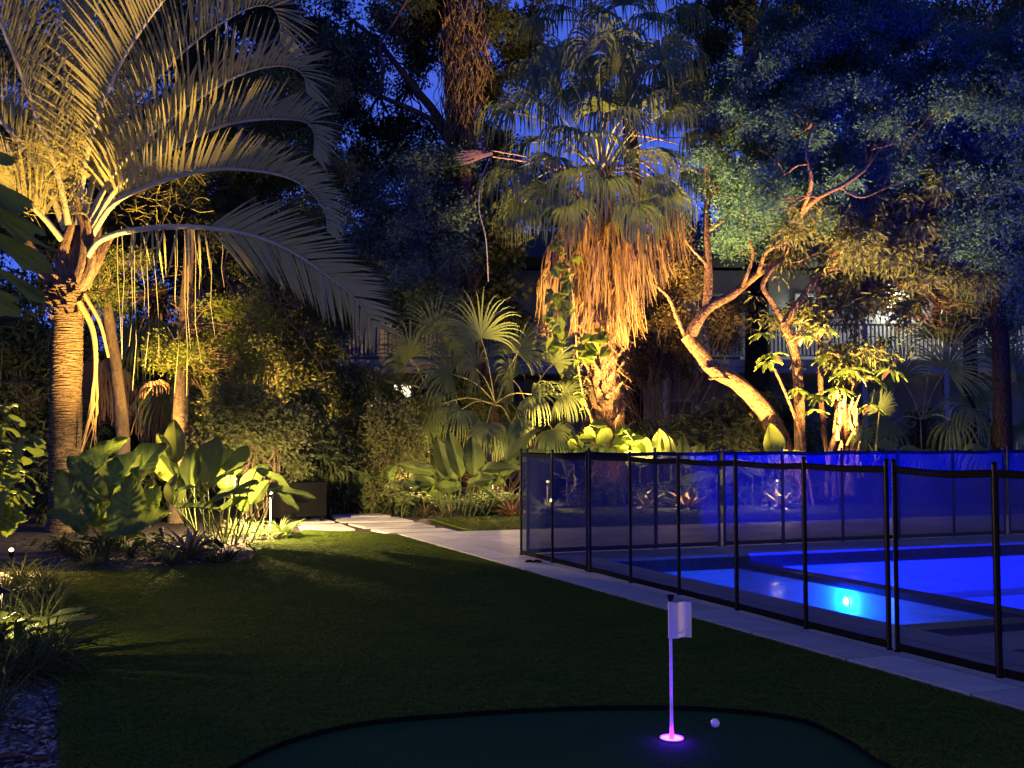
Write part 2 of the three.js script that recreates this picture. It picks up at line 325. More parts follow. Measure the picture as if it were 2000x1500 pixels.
// terrace of stone tiles round the pool
{
  const deck = new THREE.Group(); deck.name = 'terrace'; deck.userData.kind = 'structure'; scene.add(deck);
  const aL = toAB(EDGE_A), bL = aL[1];                          // lawn edge: b = bL
  const backB = toAB(G(1020, 1036.5)), aBack = toAB(G(1500, 1022.5))[0]; // far edge: a = aBack
  const pad = shape2([AB(aBack, bL), AB(11, bL), AB(11, 12), AB(aBack, 12)]);
  pad.holes.push(new THREE.Path([AB(-0.02, -0.02), AB(9.02, -0.02), AB(9.02, 9.02), AB(-0.02, 9.02)].map(p => new THREE.Vector2(p.x, -p.z))));
  part('bedding', slabGeo(pad, -0.2, 0.0), std(lin(0.12, 0.11, 0.10)), deck);
  const spots = [], L = 0.90, Wd = 0.445, gap = 0.010;
  const put = (a0, a1, b0, b1) => spots.push([a0 + gap / 2, a1 - gap / 2, b0 + gap / 2, b1 - gap / 2]);
  const cop = 0.34; // coping tiles along the pool edges
  for (let a = -cop; a < 9.4; a += L) put(a, a + L, -cop, 0);
  for (let b = 0; b < 9; b += L) put(-cop, 0, b, b + L);
  let row = 0;
  for (let b = -cop; b > bL + 0.02; b -= Wd, row++) { const b0 = Math.max(bL, b - Wd); for (let a = aBack - (row % 2) * L / 2; a < 10; a += L) if (a + L > aBack + 0.05) put(Math.max(a, aBack), a + L, b0, b); }
  row = 0;
  for (let a = -cop; a > aBack + 0.02; a -= Wd, row++) { const a0 = Math.max(aBack, a - Wd); for (let b = -cop - (row % 2) * L / 2; b < 11; b += L) put(a0, a, Math.max(b, -cop), b + L); }
  const rest = []; srand(77);
  const ms = [M.stone, M.stoneB, M.stoneC];
  const list = spots.map(([a0, a1, b0, b1]) => { const c = AB((a0 + a1) / 2, (b0 + b1) / 2); return { q: [a0, a1, b0, b1], d: c.length(), c }; }).sort((x, y) => x.d - y.d);
  list.forEach(({ q, c }, k) => {
    const [a0, a1, b0, b1] = q, dy = rr(-0.0012, 0.0012);
    if (a1 - a0 < 0.03 || b1 - b0 < 0.03) return;
    const e = new THREE.ExtrudeGeometry(shape2([AB(a0, b0), AB(a1, b0), AB(a1, b1), AB(a0, b1)]), { depth: 0.022, bevelEnabled: true, bevelSize: -0.003, bevelOffset: 0, bevelThickness: 0.003, bevelSegments: 1 });
    e.rotateX(-Math.PI / 2); e.translate(0, 0.002 + dy, 0);
    const u = e.attributes.uv, ox = R() * 5, oy = R() * 5; for (let i = 0; i < u.count; i++) u.setXY(i, u.getX(i) * 0.8 + ox, u.getY(i) + oy);
    const inFrame = c.z < -2.5 && Math.abs(c.x) < -c.z * 0.62 + 1;
    if (k < 290 && inFrame) part('tile', e, ms[Math.floor(R() * 3)], deck); else rest.push(e);
  });
  if (rest.length) part('tiles_beyond', mergeGeometries(rest), M.stone, deck, { kind: 'stuff' });
}

/* ------------------------------------------------------------------ pool */
{
  const WL = -0.09;
  const pool = new THREE.Group(); pool.name = 'swimming_pool'; pool.userData = { kind: 'structure' }; scene.add(pool);
  const box = (a0, a1, b0, b1, y0, y1) => slabGeo(shape2([AB(a0, b0), AB(a1, b0), AB(a1, b1), AB(a0, b1)]), y0, y1);
  // shell: floor and walls
  part('floor', box(0, 9, 1.80, 9, -1.6, -1.45), M.plaster, pool);
  part('shelf_floor', box(0, 3.72, 0, 1.6, -0.82, -0.62), M.plaster, pool);
  part('spill_floor', box(3.9, 9, 0, 1.6, -0.5, -0.28), M.tileDark, pool);
  part('wall', mergeGeometries([box(-0.015, 0, 0, 9, -1.6, WL - 0.05), box(0, 9, -0.015, 0, -1.6, WL - 0.05), box(9, 9.015, 0, 9, -1.6, -0.02), box(0, 9, 9, 9.015, -1.6, -0.02)]), M.plaster, pool);
  // a band of dark mosaic at the waterline
  const mos = [];
  for (let b = 0; b < 9; b += 0.15) mos.push(box(0.0, 0.010, b + 0.003, b + 0.147, WL - 0.03, -0.004));
  for (let a = 0; a < 9; a += 0.15) mos.push(box(a + 0.003, a + 0.147, 0.0, 0.010, WL - 0.03, -0.004));
  part('waterline_tiles', mergeGeometries(mos), M.tileDark, pool, { kind: 'stuff' });
  // long steps along the far side
  part('step', box(0, 0.45, 1.80, 9, -0.75, -0.55), M.plaster, pool);
  part('step', box(0.45, 0.95, 1.80, 9, -1.1, -0.95), M.plaster, pool);
  part('step', box(0, 0.5, 0, 1.6, -0.62, -0.36), M.plaster, pool);
  // dividing walls, capped with dark stone
  part('dividing_wall', box(0.0, 9, 1.6, 1.80, -1.6, WL - 0.03), M.plaster, pool);
  part('dividing_cap', box(0.0, 9, 1.585, 1.815, WL - 0.03, WL + 0.035), M.tileDark, pool);
  part('cross_wall', box(3.72, 3.9, 0.0, 1.575, -0.9, WL - 0.04), M.plaster, pool);
  part('cross_cap', box(3.70, 3.92, 0.0, 1.575, WL - 0.04, WL + 0.02), M.tileDark, pool);
  const w = new MB(); const N = 1;
  w.grid(N, N, (u, v) => { const p = AB(u * 9, v * 9, WL); return [p.x, p.y, p.z, p.x, p.z]; });
  const water = struct('pool_water', w.geo(), M.water);
  // drain in the shelf floor
  const dr = new THREE.CylinderGeometry(0.16, 0.16, 0.02, 24); const dp = AB(2.6, 0.35, -0.605); dr.translate(dp.x, dp.y, dp.z); part('drain', dr, M.tileDark, pool);
  const lamp = (a, b, y, na, nb, I, col, label, k) => {
    const n = AB(a + na, b + nb).sub(AB(a, b)).normalize(), at = AB(a, b, y);
    const t = thing('pool_light', label, 'pool light', at);
    const ring = new THREE.TorusGeometry(0.05, 0.010, 8, 24), lens = new THREE.SphereGeometry(0.045, 18, 8, 0, 6.2832, 0, 0.9);
    lens.rotateX(Math.PI / 2); lens.translate(0, 0, -0.022); const q = new THREE.Quaternion().setFromUnitVectors(V(0, 0, 1), n);
    ring.applyQuaternion(q); lens.applyQuaternion(q);
    part('rim', ring, M.plaster, t); part('lens_light', lens, glow(col === CYAN ? lin(0.22, 0.75, 1) : col, k), t);
    addPoint(t, n.clone().multiplyScalar(0.09), col, I, 3);
  };
  lamp(1.78, 1.585, -0.24, 0, -1, 14, CYAN, 'glowing round underwater lamp on the dividing wall, brightest spot in the water', 60);
  lamp(1.8, 1.815, -0.55, 0, 1, 140, BLUE, 'underwater lamp hidden behind the dividing wall near the shallow far end', 6);
  lamp(4.6, 1.815, -0.55, 0, 1, 140, BLUE, 'underwater lamp hidden behind the dividing wall nearest the frame edge', 6);
}

/* ------------------------------------------------------------------ pool fence */
const FH = 1.2;
function fenceSection(name, label, pts, doubleEnd) {
  const t = thing('pool_fence', label, 'fence', pts[0].clone());
  const o = pts[0];
  pts.forEach((p, i) => {
    const m = new MB(); m.tube([V(0, -0.01, 0), V(0, FH + 0.035, 0)], [0.0145, 0.0145], 10, 1);
    const c = new MB(); c.tube([V(0, FH + 0.035, 0), V(0, FH + 0.05, 0)], [0.017, 0.013], 10, 1);
    const post = part('post', m.geo(), M.blackMetal, t); post.position.copy(p).sub(o);
    part('cap', c.geo(), M.black, post);
    const fl = new MB(); fl.tube([V(0, 0.024, 0), V(0, 0.034, 0)], [0.026, 0.02], 10, 1); part('foot', fl.geo(), M.black, post);
  });
  for (let i = 0; i + 1 < pts.length; i++) {
    const a = pts[i], b = pts[i + 1], dir = b.clone().sub(a).setY(0), len = dir.length(), e = dir.clone().normalize().multiplyScalar(0.016), nrm = V(-dir.z, 0, dir.x).normalize();
    const sag = rr(0.004, 0.016);
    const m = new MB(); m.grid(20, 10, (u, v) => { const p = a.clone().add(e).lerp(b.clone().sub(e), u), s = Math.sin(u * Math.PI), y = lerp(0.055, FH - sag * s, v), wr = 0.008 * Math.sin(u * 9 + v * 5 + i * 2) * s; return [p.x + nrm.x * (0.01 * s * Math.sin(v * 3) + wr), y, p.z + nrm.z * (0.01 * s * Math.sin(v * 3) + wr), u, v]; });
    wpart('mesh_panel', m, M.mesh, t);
    for (const [q0, sg2] of [[a, 1], [b, -1]]) { const d1 = dir.clone().normalize().multiplyScalar(sg2), sh = new MB(), c0 = q0.clone().addScaledVector(d1, 0.008), c1 = q0.clone().addScaledVector(d1, 0.024); sh.grid(1, 4, (u, v) => { const p = c0.clone().lerp(c1, u); return [p.x + nrm.x * 0.003, lerp(0.07, FH - 0.03, v), p.z + nrm.z * 0.003, u, v]; }); wpart('side_hem', sh, M.hem, t); }
    for (const [y, h, nm, sg] of [[FH - 0.018, 0.036, 'top_hem', sag], [0.058, 0.04, 'bottom_hem', 0]]) {
      const q = new MB();
      q.tube([a.clone().add(e).setY(y), a.clone().lerp(b, 0.5).setY(y - sg), b.clone().sub(e).setY(y)], (tt, th) => Math.abs(Math.cos(th)) * h * 0.5 + 0.005, 8, 6);
      wpart(nm, q, M.hem, t);
    }
  }
  return t;
}
{
  srand(9);
  const c = G(1018, 1088);
  fenceSection('a', 'short dark mesh fence section at the far left corner of the pool', [c, G(1079, 1104), G(1147, 1121)]);
  fenceSection('b', 'long dark mesh fence section in front of the lit basin', [G(1153, 1122.5), G(1232, 1143.5), G(1327, 1168), G(1440, 1198), G(1575, 1235), G(1738, 1277)]);
  fenceSection('c', 'nearest dark mesh fence section beside the open gap in the fence', [G(1753, 1281), G(1953, 1332), G(2230, 1402)]);
  const B0 = G(1024, 1086.5), B1 = G(2010, 1046), bp = k => B0.clone().lerp(B1, k);
  const at = px => { const r = ray(px, 800), dx = B1.x - B0.x, dz = B1.z - B0.z; const s = (r.x * (-B0.z) + r.z * B0.x) / (r.z * -dx + r.x * dz); return B0.clone().addScaledVector(B1.clone().sub(B0), s); };
  fenceSection('d', 'far dark mesh fence section starting at the corner beside the terrace', [at(1030), at(1150), at(1279), at(1403)]);
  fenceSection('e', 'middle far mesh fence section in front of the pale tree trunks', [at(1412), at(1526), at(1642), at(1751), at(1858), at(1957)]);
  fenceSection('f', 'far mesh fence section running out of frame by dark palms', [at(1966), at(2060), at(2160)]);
}

/* ------------------------------------------------------------------ flagstick, ball */
{
  const base = G(1312, 1443, -0.012); base.y = -0.012;
  const t = thing('golf_flagstick', 'small white flag on a glowing violet stick in the lit putting cup', 'golf flag', base);
  const cup = new THREE.CylinderGeometry(0.053, 0.053, 0.09, 28, 1, true); cup.translate(0, -0.04, 0); part('cup', cup, M.white, t);
  const rim = new THREE.TorusGeometry(0.054, 0.004, 6, 32); rim.rotateX(Math.PI / 2); rim.translate(0, 0.004, 0); part('cup_rim', rim, M.white, t);
  const led = new THREE.CircleGeometry(0.051, 28); led.rotateX(-Math.PI / 2); led.translate(0, 0.001, 0); part('cup_light', led, glow(lin(0.6, 0.10, 1.0), 3.2), t);
  const H = 0.63;
  const pole = new MB(); pole.tube([V(0, 0.0, 0), V(0, 0.06, 0), V(0, 0.2, 0), V(-0.001, H, 0)], t2 => 0.0072 + 0.005 * Math.exp(-t2 * 14), 14, 20);
  part('pole', pole.geo(), std(lin(0.62, 0.62, 0.64), { roughness: 0.6 }), t);
  const fl = new MB(); fl.grid(14, 10, (u, v) => [0.0 + u * 0.095, H - 0.165 + v * 0.165 + 0.004 * u, 0.012 + 0.012 * Math.sin(u * 7.5) - 0.010 * u, u, v]);
  const flag = part('flag', fl.geo(), M.flagCloth, t);
  const sl = new MB(); sl.tube([V(0, H - 0.166, 0), V(0, H + 0.004, 0)], [0.0125, 0.0125], 12, 1); part('sleeve', sl.geo(), M.flagCloth, t);
  const mk = new MB(); mk.tube([V(0.03, H - 0.142, 0.030), V(0.038, H - 0.128, 0.032), V(0.046, H - 0.14, 0.032), V(0.054, H - 0.118, 0.029), V(0.05, H - 0.135, 0.030)], [0.0018, 0.0018], 5, 12); part('emblem', mk.geo(), std(lin(0.4, 0.2, 0.5)), flag);
  const cap = new MB(); cap.tube([V(0, H + 0.004, 0), V(0, H + 0.02, 0), V(0, H + 0.035, 0)], t2 => 0.010 + 0.008 * t2, 12, 4); part('cap', cap.geo(), M.black, t);
  addPoint(t, V(0.028, 0.022, 0.03), VIOLET, 0.06, 0.4);
  for (const [x, z] of [[0.034, 0.028], [-0.036, 0.026], [0, 0.045]]) { // narrow diodes in the cup that graze the stick
    const sp = new THREE.SpotLight(VIOLET, 1.1, 0, 0.16, 0.7, 2); sp.position.set(x, 0.008, z); sp.target.position.set(x * 0.02, 0.52, z * 0.02 + 0.004); sp.castShadow = true; sp.shadow.radius = 0.2; t.add(sp); t.add(sp.target);
  }
  addPoint(t, V(-0.03, 0.022, 0.02), VIOLET, 0.06, 0.4);

  const bp = G(1397, 1421, -0.012);
  const g = new THREE.SphereGeometry(0.0214, 64, 48), a = g.attributes.position; // dimples
  const dots = []; for (let k = 0; k < 220; k++) { const y = 1 - 2 * (k + 0.5) / 220, r = Math.sqrt(1 - y * y), p = k * 2.399963; dots.push(V(r * Math.cos(p), y, r * Math.sin(p))); }
  for (let k = 0; k < a.count; k++) { const p = V().fromBufferAttribute(a, k).normalize(); let m = 9; for (const d of dots) m = Math.min(m, d.distanceToSquared(p)); const s = 0.0214 - 0.0006 * Math.max(0, 1 - m / 0.009); p.multiplyScalar(s); a.setXYZ(k, p.x, p.y, p.z); }
  g.computeVertexNormals();
  const b = part(numbered('golf_ball'), g, std(lin(0.75, 0.75, 0.74), { roughness: 0.35 }), scene); b.position.copy(bp).setY(-0.012 + 0.0214);
  b.userData = { label: 'white dimpled golf ball lying on the putting green beside the flag', category: 'golf ball' };
}
/* ------------------------------------------------------------------ house behind the garden */
{
  const D = 30, X = px => (px - 1000) / F * D, Yp = py => EYE + (851 - py) / F * D; // the facade faces the garden
  const x0 = X(330), x1 = X(2150), slabY = 3.75, z = -D;
  const t = thing('house', 'two storey pale house with slatted balcony behind the garden trees', 'house', V((x0 + x1) / 2, 0, z - 0.5));
  const cx = (x0 + x1) / 2, W = x1 - x0;
  const bx = (nm, m, ...b) => { const q = new MB(); for (const a of b) q.box(...a); return wpart(nm, q, m, t); };
  // balcony depth: facade wall 1.5 m behind the slab edge
  const wz = z - 1.6;
  bx('upper_wall', M.house, [cx, slabY + 1.55, wz - 0.1, W, 3.0, 0.2]);
  bx('lower_wall', M.house, [cx, 1.8, wz - 0.1, W, 3.6, 0.2]);
  bx('side_wall', M.house, [x0 + 0.1, 3.4, wz - 4, 0.2, 6.8, 7.7]);
  bx('side_wall', M.house, [x1 - 0.1, 3.4, wz - 4, 0.2, 6.8, 7.7]);
  bx('back_wall', M.house, [cx, 3.4, wz - 8, W, 6.8, 0.2]);
  bx('balcony_slab', M.houseWhite, [cx, slabY - 0.11, z - 0.75, W, 0.22, 1.65]);
  bx('balcony_beam', M.houseWhite, [cx, slabY - 0.32, z - 0.02, W, 0.18, 0.1]);
  { const q = new MB(), y0 = 6.9, ov = 0.7; // hipped roof
    const A = [[x0 - ov, y0, z + 0.3], [x1 + ov, y0, z + 0.3], [x1 + ov, y0, wz - 8.6], [x0 - ov, y0, wz - 8.6]], r0 = [x0 + 5, y0 + 2.0, wz - 4], r1 = [x1 - 5, y0 + 2.0, wz - 4];
    const f = (...p) => { const k = p.map(a => q.v(...a, a[0], a[2])); q.i.push(k[0], k[1], k[2]); if (k[3] !== undefined) q.i.push(k[0], k[2], k[3]); };
    f(A[0], A[1], r1, r0); f(A[1], A[2], r1); f(A[2], A[3], r0, r1); f(A[3], A[0], r0); f(A[3], A[2], A[1], A[0]);
    wpart('roof', q, M.roof, t); }
  // railing
  const rail = bx('railing', M.houseWhite, [cx, slabY + 1.08, z, W, 0.06, 0.07], [cx, slabY + 0.12, z, W, 0.05, 0.05]);
  const bg = new THREE.BoxGeometry(0.055, 0.92, 0.03);
  for (let x = x0 + 0.06, k = 0; x < x1; x += 0.125, k++) { const m = part('baluster', bg, M.houseWhite, rail); m.position.set(x - t.position.x, slabY + 0.60, z - t.position.z); }
  for (const px of [560, 745, 940, 1115, 1300, 1495, 1690, 1850, 2030]) bx('post', M.houseWhite, [X(px), slabY + 1.5, z - 0.06, 0.13, 3.0, 0.12], [X(px), 1.75, z - 0.06, 0.16, 3.5, 0.16]);
  // windows and doors: frame proud of the wall, pane inside it
  const opening = (nm, px0, px1, ya, yb, mat, mull = 1) => {
    const xa = X(px0), xb = X(px1), f = 0.08, fz = wz + 0.03, list = [[(xa + xb) / 2, yb + f / 2, fz, xb - xa + 2 * f, f, 0.1], [(xa + xb) / 2, ya - f / 2, fz, xb - xa + 2 * f, f, 0.1], [xa - f / 2, (ya + yb) / 2, fz, f, yb - ya, 0.1], [xb + f / 2, (ya + yb) / 2, fz, f, yb - ya, 0.1]];
    for (let k = 1; k < mull + 1 && mull; k++) list.push([xa + (xb - xa) * k / (mull + 1), (ya + yb) / 2, fz, 0.05, yb - ya, 0.08]);
    const fr = bx(nm, M.houseWhite, ...list);
    const q = new MB(); q.box((xa + xb) / 2, (ya + yb) / 2, wz + 0.015, xb - xa, yb - ya, 0.02); wpart('pane', q, mat, t).userData = {}; const pane = t.children[t.children.length - 1]; fr.add(pane);
  };
  opening('window', 980, 1090, 2.35, 3.15, M.glass, 2);
  opening('window', 1220, 1280, slabY + 0.9, slabY + 2.2, M.glass, 1);
  opening('door', 1308, 1368, 0.1, 2.5, std(lin(0.10, 0.08, 0.07), { roughness: 0.5 }), 0);
  opening('door', 1405, 1470, slabY + 0.05, slabY + 2.2, M.glass, 1);
  opening('window', 1590, 1660, slabY + 0.9, slabY + 2.2, M.glass, 1);
  opening('window', 600, 660, slabY + 0.8, slabY + 2.2, M.glass, 1);
  opening('door', 1900, 1980, 0.1, 2.4, M.glass, 1);
  const litW = glow(lin(1.0, 0.86, 0.6), 0.9);
  opening('lit_window', 706, 792, 2.35, 3.05, litW, 3);
  opening('lit_window', 597, 618, 2.15, 2.75, glow(lin(1.0, 0.62, 0.42), 0.8), 0);
  // porch roof over the lower windows
  bx('awning', M.houseWhite, [X(1045), 3.3, z + 0.4, 2.2, 0.07, 1.0]);
  // lamps on the balcony wall
  for (const [px, py, I, lb] of [[1790, 575, 26, 'bright white balcony lamp glimpsed through the trees above the lit railing'], [1600, 610, 7, 'white balcony lamp hidden behind the leafy multi stemmed tree']]) {
    const l = thing('balcony_lamp', lb, 'lamp', V(X(px), Yp(py), wz + 0.005));
    const pl = new THREE.CylinderGeometry(0.07, 0.07, 0.03, 16); pl.rotateX(Math.PI / 2); pl.translate(0, 0, 0.015); part('back_plate', pl, M.houseWhite, l);
    const gl = new THREE.SphereGeometry(0.09, 16, 12); gl.translate(0, 0, 0.12); part('lamp_globe', gl, glow(lin(0.92, 1, 0.86), 7), l);
    addPoint(l, V(0, 0, 0.12), lin(0.92, 1, 0.84), I, 4);
  }
  // the leaning ladder
  const lad = thing('ladder', 'dark thin ladder leaning against the balcony behind the leaning trunk', 'ladder', V(X(1478), 0, z + 1.2));
  for (const s of [-0.22, 0.22]) { const m = new MB(); m.tube([V(s, 0, 0), V(s, 4.5, -1.1)], [0.03, 0.03], 6, 1); part('rail', m.geo(), M.black, lad); }
  for (let k = 1; k < 14; k++) { const m = new MB(); m.tube([V(-0.21, k * 0.31, -k * 0.0758), V(0.21, k * 0.31, -k * 0.0758)], [0.014, 0.014], 6, 1); part('rung', m.geo(), M.black, lad); }
}

/* ------------------------------------------------------------------ foliage builders */
const mapX = new THREE.Matrix4();
function basis(y, z) { // y = along, z = facing
  const yy = y.clone().normalize(), zz = z.clone().addScaledVector(yy, -z.dot(yy)).normalize(), xx = yy.clone().cross(zz);
  return new THREE.Matrix4().makeBasis(xx, yy, zz);
}
// leaf clusters that crowns are made of
function clusterGeo(n, spread, len, wid, droop = 0.4, seg = 2) {
  const mb = new MB();
  for (let k = 0; k < n; k++) {
    const d = V(gauss(), gauss(), gauss()).normalize(), b = d.clone().multiplyScalar(spread * Math.pow(R(), 0.6));
    const dir = d.clone().add(V(gauss(), gauss() - 0.2, gauss()).multiplyScalar(0.7));
    mb.blade(b, dir, len * rr(0.7, 1.2), wid * rr(0.8, 1.2), droop, seg, 0.35, 1, t => Math.sin(Math.PI * Math.pow(clamp(t * 0.94 + 0.04, 0, 1), 0.75)) + 0.02, V(gauss(), gauss(), gauss()));
  }
  return mb.geo();
}
srand(21);
const CL = { oak: clusterGeo(16, 0.17, 0.095, 0.042), small: clusterGeo(20, 0.16, 0.06, 0.028), fine: clusterGeo(26, 0.2, 0.13, 0.014, 0.6), broad: clusterGeo(9, 0.18, 0.17, 0.085, 0.5, 3), lance: clusterGeo(12, 0.16, 0.2, 0.04, 0.7, 3) };
// blobs: [px, py, depth, half width px, half height px, half depth m, clusters]; returns clump centres
function crown(parent, blobs, geo, cols, size = 1, name = 'crown', k0 = 7, lab) {
  const mats = [], cs = [], clumps = [];
  const q = new THREE.Quaternion(), e = new THREE.Euler(), m = new THREE.Matrix4(), o = parent.position;
  for (const [px, py, d, rx, ry, rz, n] of blobs) {
    const c = P(px, py, d), sx = rx * d / F, sy = ry * d / F, nc = Math.max(4, Math.round(k0 * Math.pow(n / 400, 0.6)));
    const cc = [];
    for (let k = 0; k < nc; k++) { let a; do a = V(rr(-1, 1), rr(-1, 1), rr(-1, 1)); while (a.lengthSq() > 1); cc.push(V(c.x + a.x * sx, c.y + a.y * sy, c.z + a.z * rz)); }
    clumps.push(...cc);
    const s0 = Math.cbrt(sx * sy * rz / nc) * 0.62;
    const shade = cc.map(() => R());
    for (let k = 0; k < n; k++) {
      const w = Math.floor(R() * nc), a = cc[w], b = R() < 0.16 ? 1.9 : 1;
      const p = V(a.x + gauss() * s0 * 1.25 * b, a.y + gauss() * s0 * 0.8 * b, a.z + gauss() * s0 * 1.1 * b);
      if (p.y < 0.05) continue;
      const s = size * rr(0.7, 1.3);
      m.compose(p.sub(o), q.setFromEuler(e.set(rr(-0.6, 0.6), R() * 6.28, rr(-0.6, 0.6))), V(s, s, s)); mats.push(m.clone());
      const t = clamp(shade[w] * 0.6 + R() * 0.5, 0, 1), A = cols[0], B = cols[1];
      cs.push(lin(lerp(A[0], B[0], t), lerp(A[1], B[1], t), lerp(A[2], B[2], t)));
    }
  }
  const im = new THREE.InstancedMesh(geo, M.leafA, mats.length); im.name = name; im.castShadow = im.receiveShadow = true;
  mats.forEach((x, k) => { im.setMatrixAt(k, x); im.setColorAt(k, cs[k]); });
  im.userData = { kind: 'stuff', ...(lab ? { label: lab } : {}) }; parent.add(im);
  return clumps;
}
function limb(t, name, pts, r0, r1, mat, sides = 10, lump = 0.12) {
  const sd = R() * 50, mb = new MB(), n = pts.length;
  mb.tube(pts, (u, th) => lerp(r0, r1, Math.pow(u, 0.8)) * (1 + lump * noise.noise(Math.cos(th) * 1.2 + sd, Math.sin(th) * 1.2, u * n * 1.7)), sides, (n - 1) * 6);
  return wpart(name, mb, mat, t);
}
function twigs(t, from, clumps, n, mat, r = 0.018, name = 'twigs') { // thin wandering branches out to the clumps
  const mb = new MB();
  for (let k = 0; k < n; k++) {
    const c = clumps[Math.floor(R() * clumps.length)]; let best = from[0], bd = 1e9; for (const f of from) { const d = f.distanceTo(c); if (d < bd) { bd = d; best = f; } }
    const mid = best.clone().lerp(c, 0.5).add(V(gauss(), gauss(), gauss()).multiplyScalar(bd * 0.14)), q = best.clone().lerp(c, 0.25).add(V(gauss(), gauss(), gauss()).multiplyScalar(bd * 0.07));
    mb.tube([best, q, mid, c], [r * rr(0.6, 1.2), 0.005], 5, 9, false);
    for (let j = 0; j < 2; j++) { const e = c.clone().add(V(gauss(), gauss(), gauss()).multiplyScalar(0.5)); mb.tube([mid, mid.clone().lerp(e, 0.5).add(V(gauss(), gauss(), gauss()).multiplyScalar(0.12)), e], [r * 0.5, 0.003], 4, 5, false); }
  }
  return wpart(name, mb, mat, t, { kind: 'stuff' });
}
const PP = a => a.map(q => P(...q));
const base0 = (px, py, d) => { const p = P(px, py, d); p.y = -0.02; return p; };

/* broad veined leaves ------------------------------------------------- */
// elephant ear: heart-shaped with back lobes and ribs
function earLeaf(L, W, ribs = 9, wav = 0.05, curl = 0.25) {
  const mb = new MB(), ph = R() * 6;
  mb.grid(20, 26, (u, v) => {
    const s = u * 2 - 1, as = Math.abs(s), w = W * 0.5 * Math.pow(Math.sin(Math.PI * clamp(Math.pow(v, 0.62) * 0.985 + 0.012, 0, 1)), 0.75);
    const x = s * w * (1 + 0.03 * Math.sin(v * 42 + ph) * as), y = v * L - Math.pow(as, 1.5) * (1 - v) * (1 - v) * L * 0.46;
    const rib = Math.cos((v * 1.05 - as * 0.32) * ribs * Math.PI * 2) * 0.016 * L * Math.min(1, as * 2.5) * (1 - as * 0.3);
    const z = rib + wav * L * as * as * Math.sin(v * 19 + s * 3 + ph) * 0.9 + 0.16 * W * as * as - curl * L * v * v + 0.012 * L * Math.exp(-as * as * 500);
    return [x, y, z, u, v];
  });
  return mb.geo();
}
function paddleLeaf(L, W, curl = 0.25, fold = 0.18, wav = 0.03) {
  const mb = new MB(), ph = R() * 6;
  mb.grid(12, 22, (u, v) => {
    const s = u * 2 - 1, as = Math.abs(s), w = W * 0.5 * Math.pow(Math.sin(Math.PI * clamp(Math.pow(v, 0.85) * 0.98 + 0.012, 0, 1)), 0.7);
    return [s * w, v * L, as * fold * W + wav * L * as * Math.sin(v * 11 + ph + s) + 0.006 * L * Math.cos((v * 1.0 - as * 0.15) * 22 * Math.PI) * as - curl * L * v * v - 0.02 * L * Math.exp(-as * as * 300), u, v];
  });
  return mb.geo();
}
// ragged wedge leaflet of a fishtail palm
function fishLeaf(L, W, curl = 0.25) {
  const mb = new MB(), n = 10, cut = []; for (let k = 0; k <= n; k++) cut.push(rr(0.72, 1.0) * (1 - 0.22 * Math.abs(k / n * 2 - 1.2)));
  mb.grid(n, 8, (u, v) => {
    const s = u * 2 - 1, k = Math.round(u * n), w = W * 0.5 * (0.10 + 0.9 * Math.pow(v, 0.75)), l = L * lerp(1, cut[k], v);
    return [s * w, v * l, 0.025 * W * (k % 2 ? 1 : -1) * v + 0.15 * W * s * s - curl * L * v * v, u, v];
  });
  return mb.geo();
}
function heartLeaf(L, W) {
  const mb = new MB();
  mb.grid(8, 10, (u, v) => { const s = u * 2 - 1, as = Math.abs(s), w = W * 0.5 * Math.pow(Math.sin(Math.PI * clamp(Math.pow(v, 0.6) * 0.98 + 0.012, 0, 1)), 0.8); return [s * w, v * L - Math.pow(as, 1.5) * (1 - v) * (1 - v) * L * 0.25, 0.2 * W * as - 0.2 * L * v * v, u, v]; });
  return mb.geo();
}
function placeLeaf(t, geo, a, b, face, mat, name = 'leaf', extra) { // base a, pointing to b, upper side turned to face
  const m = part(name, geo, mat, t, extra);
  const mt = basis(b.clone().sub(a), face); mt.setPosition(a.clone().sub(t.position)); m.applyMatrix4(mt); return m;
}
function stalks(t, list, mat, name = 'stalk') { for (const [pts, r] of list) { const mb = new MB(); mb.tube(pts, [r, r * 0.6], 7, 10, false); wpart(name, mb, mat, t); } }

/* rosette or tuft of strap leaves */
function rosette(name, label, category, at, n, len, w, mats, o = {}) {
  const t = thing(name, label, category, at, o.group), mb = mats.map(() => new MB());
  for (let k = 0; k < n; k++) {
    const a = k * 2.39996 + rr(-0.2, 0.2), q = (k + 0.5) / n, el = lerp(o.top ?? 1.35, o.low ?? 0.35, q), j = Math.floor(R() * mats.length);
    const pal = o.cols; if (pal) { const tt = R(); mb[j].col = [0, 1, 2].map(i => lerp(pal[0][i], pal[1][i], tt)); }
    const single = new MB(); single.col = mb[j].col;
    single.blade(V(Math.cos(a) * 0.02, rr(0, 0.03), Math.sin(a) * 0.02), V(Math.cos(a) * Math.cos(el), Math.sin(el), Math.sin(a) * Math.cos(el)), len * rr(0.7, 1.1) * lerp(0.85, 1, q), w * rr(0.8, 1.15), (o.droop ?? 0.9) * rr(0.7, 1.3), 7, 0.35, 2, o.prof);
    if (o.single) part('leaf', single.geo(mats[j].vertexColors), mats[j], t);
    else { const g = single, off = mb[j].p.length / 3; mb[j].p.push(...g.p); mb[j].u.push(...g.u); mb[j].c.push(...g.c); for (const i of g.i) mb[j].i.push(i + off); }
  }
  if (!o.single) mats.forEach((m, j) => { if (mb[j].p.length) part('foliage', mb[j].geo(m.vertexColors), m, t); });
  return t;
}

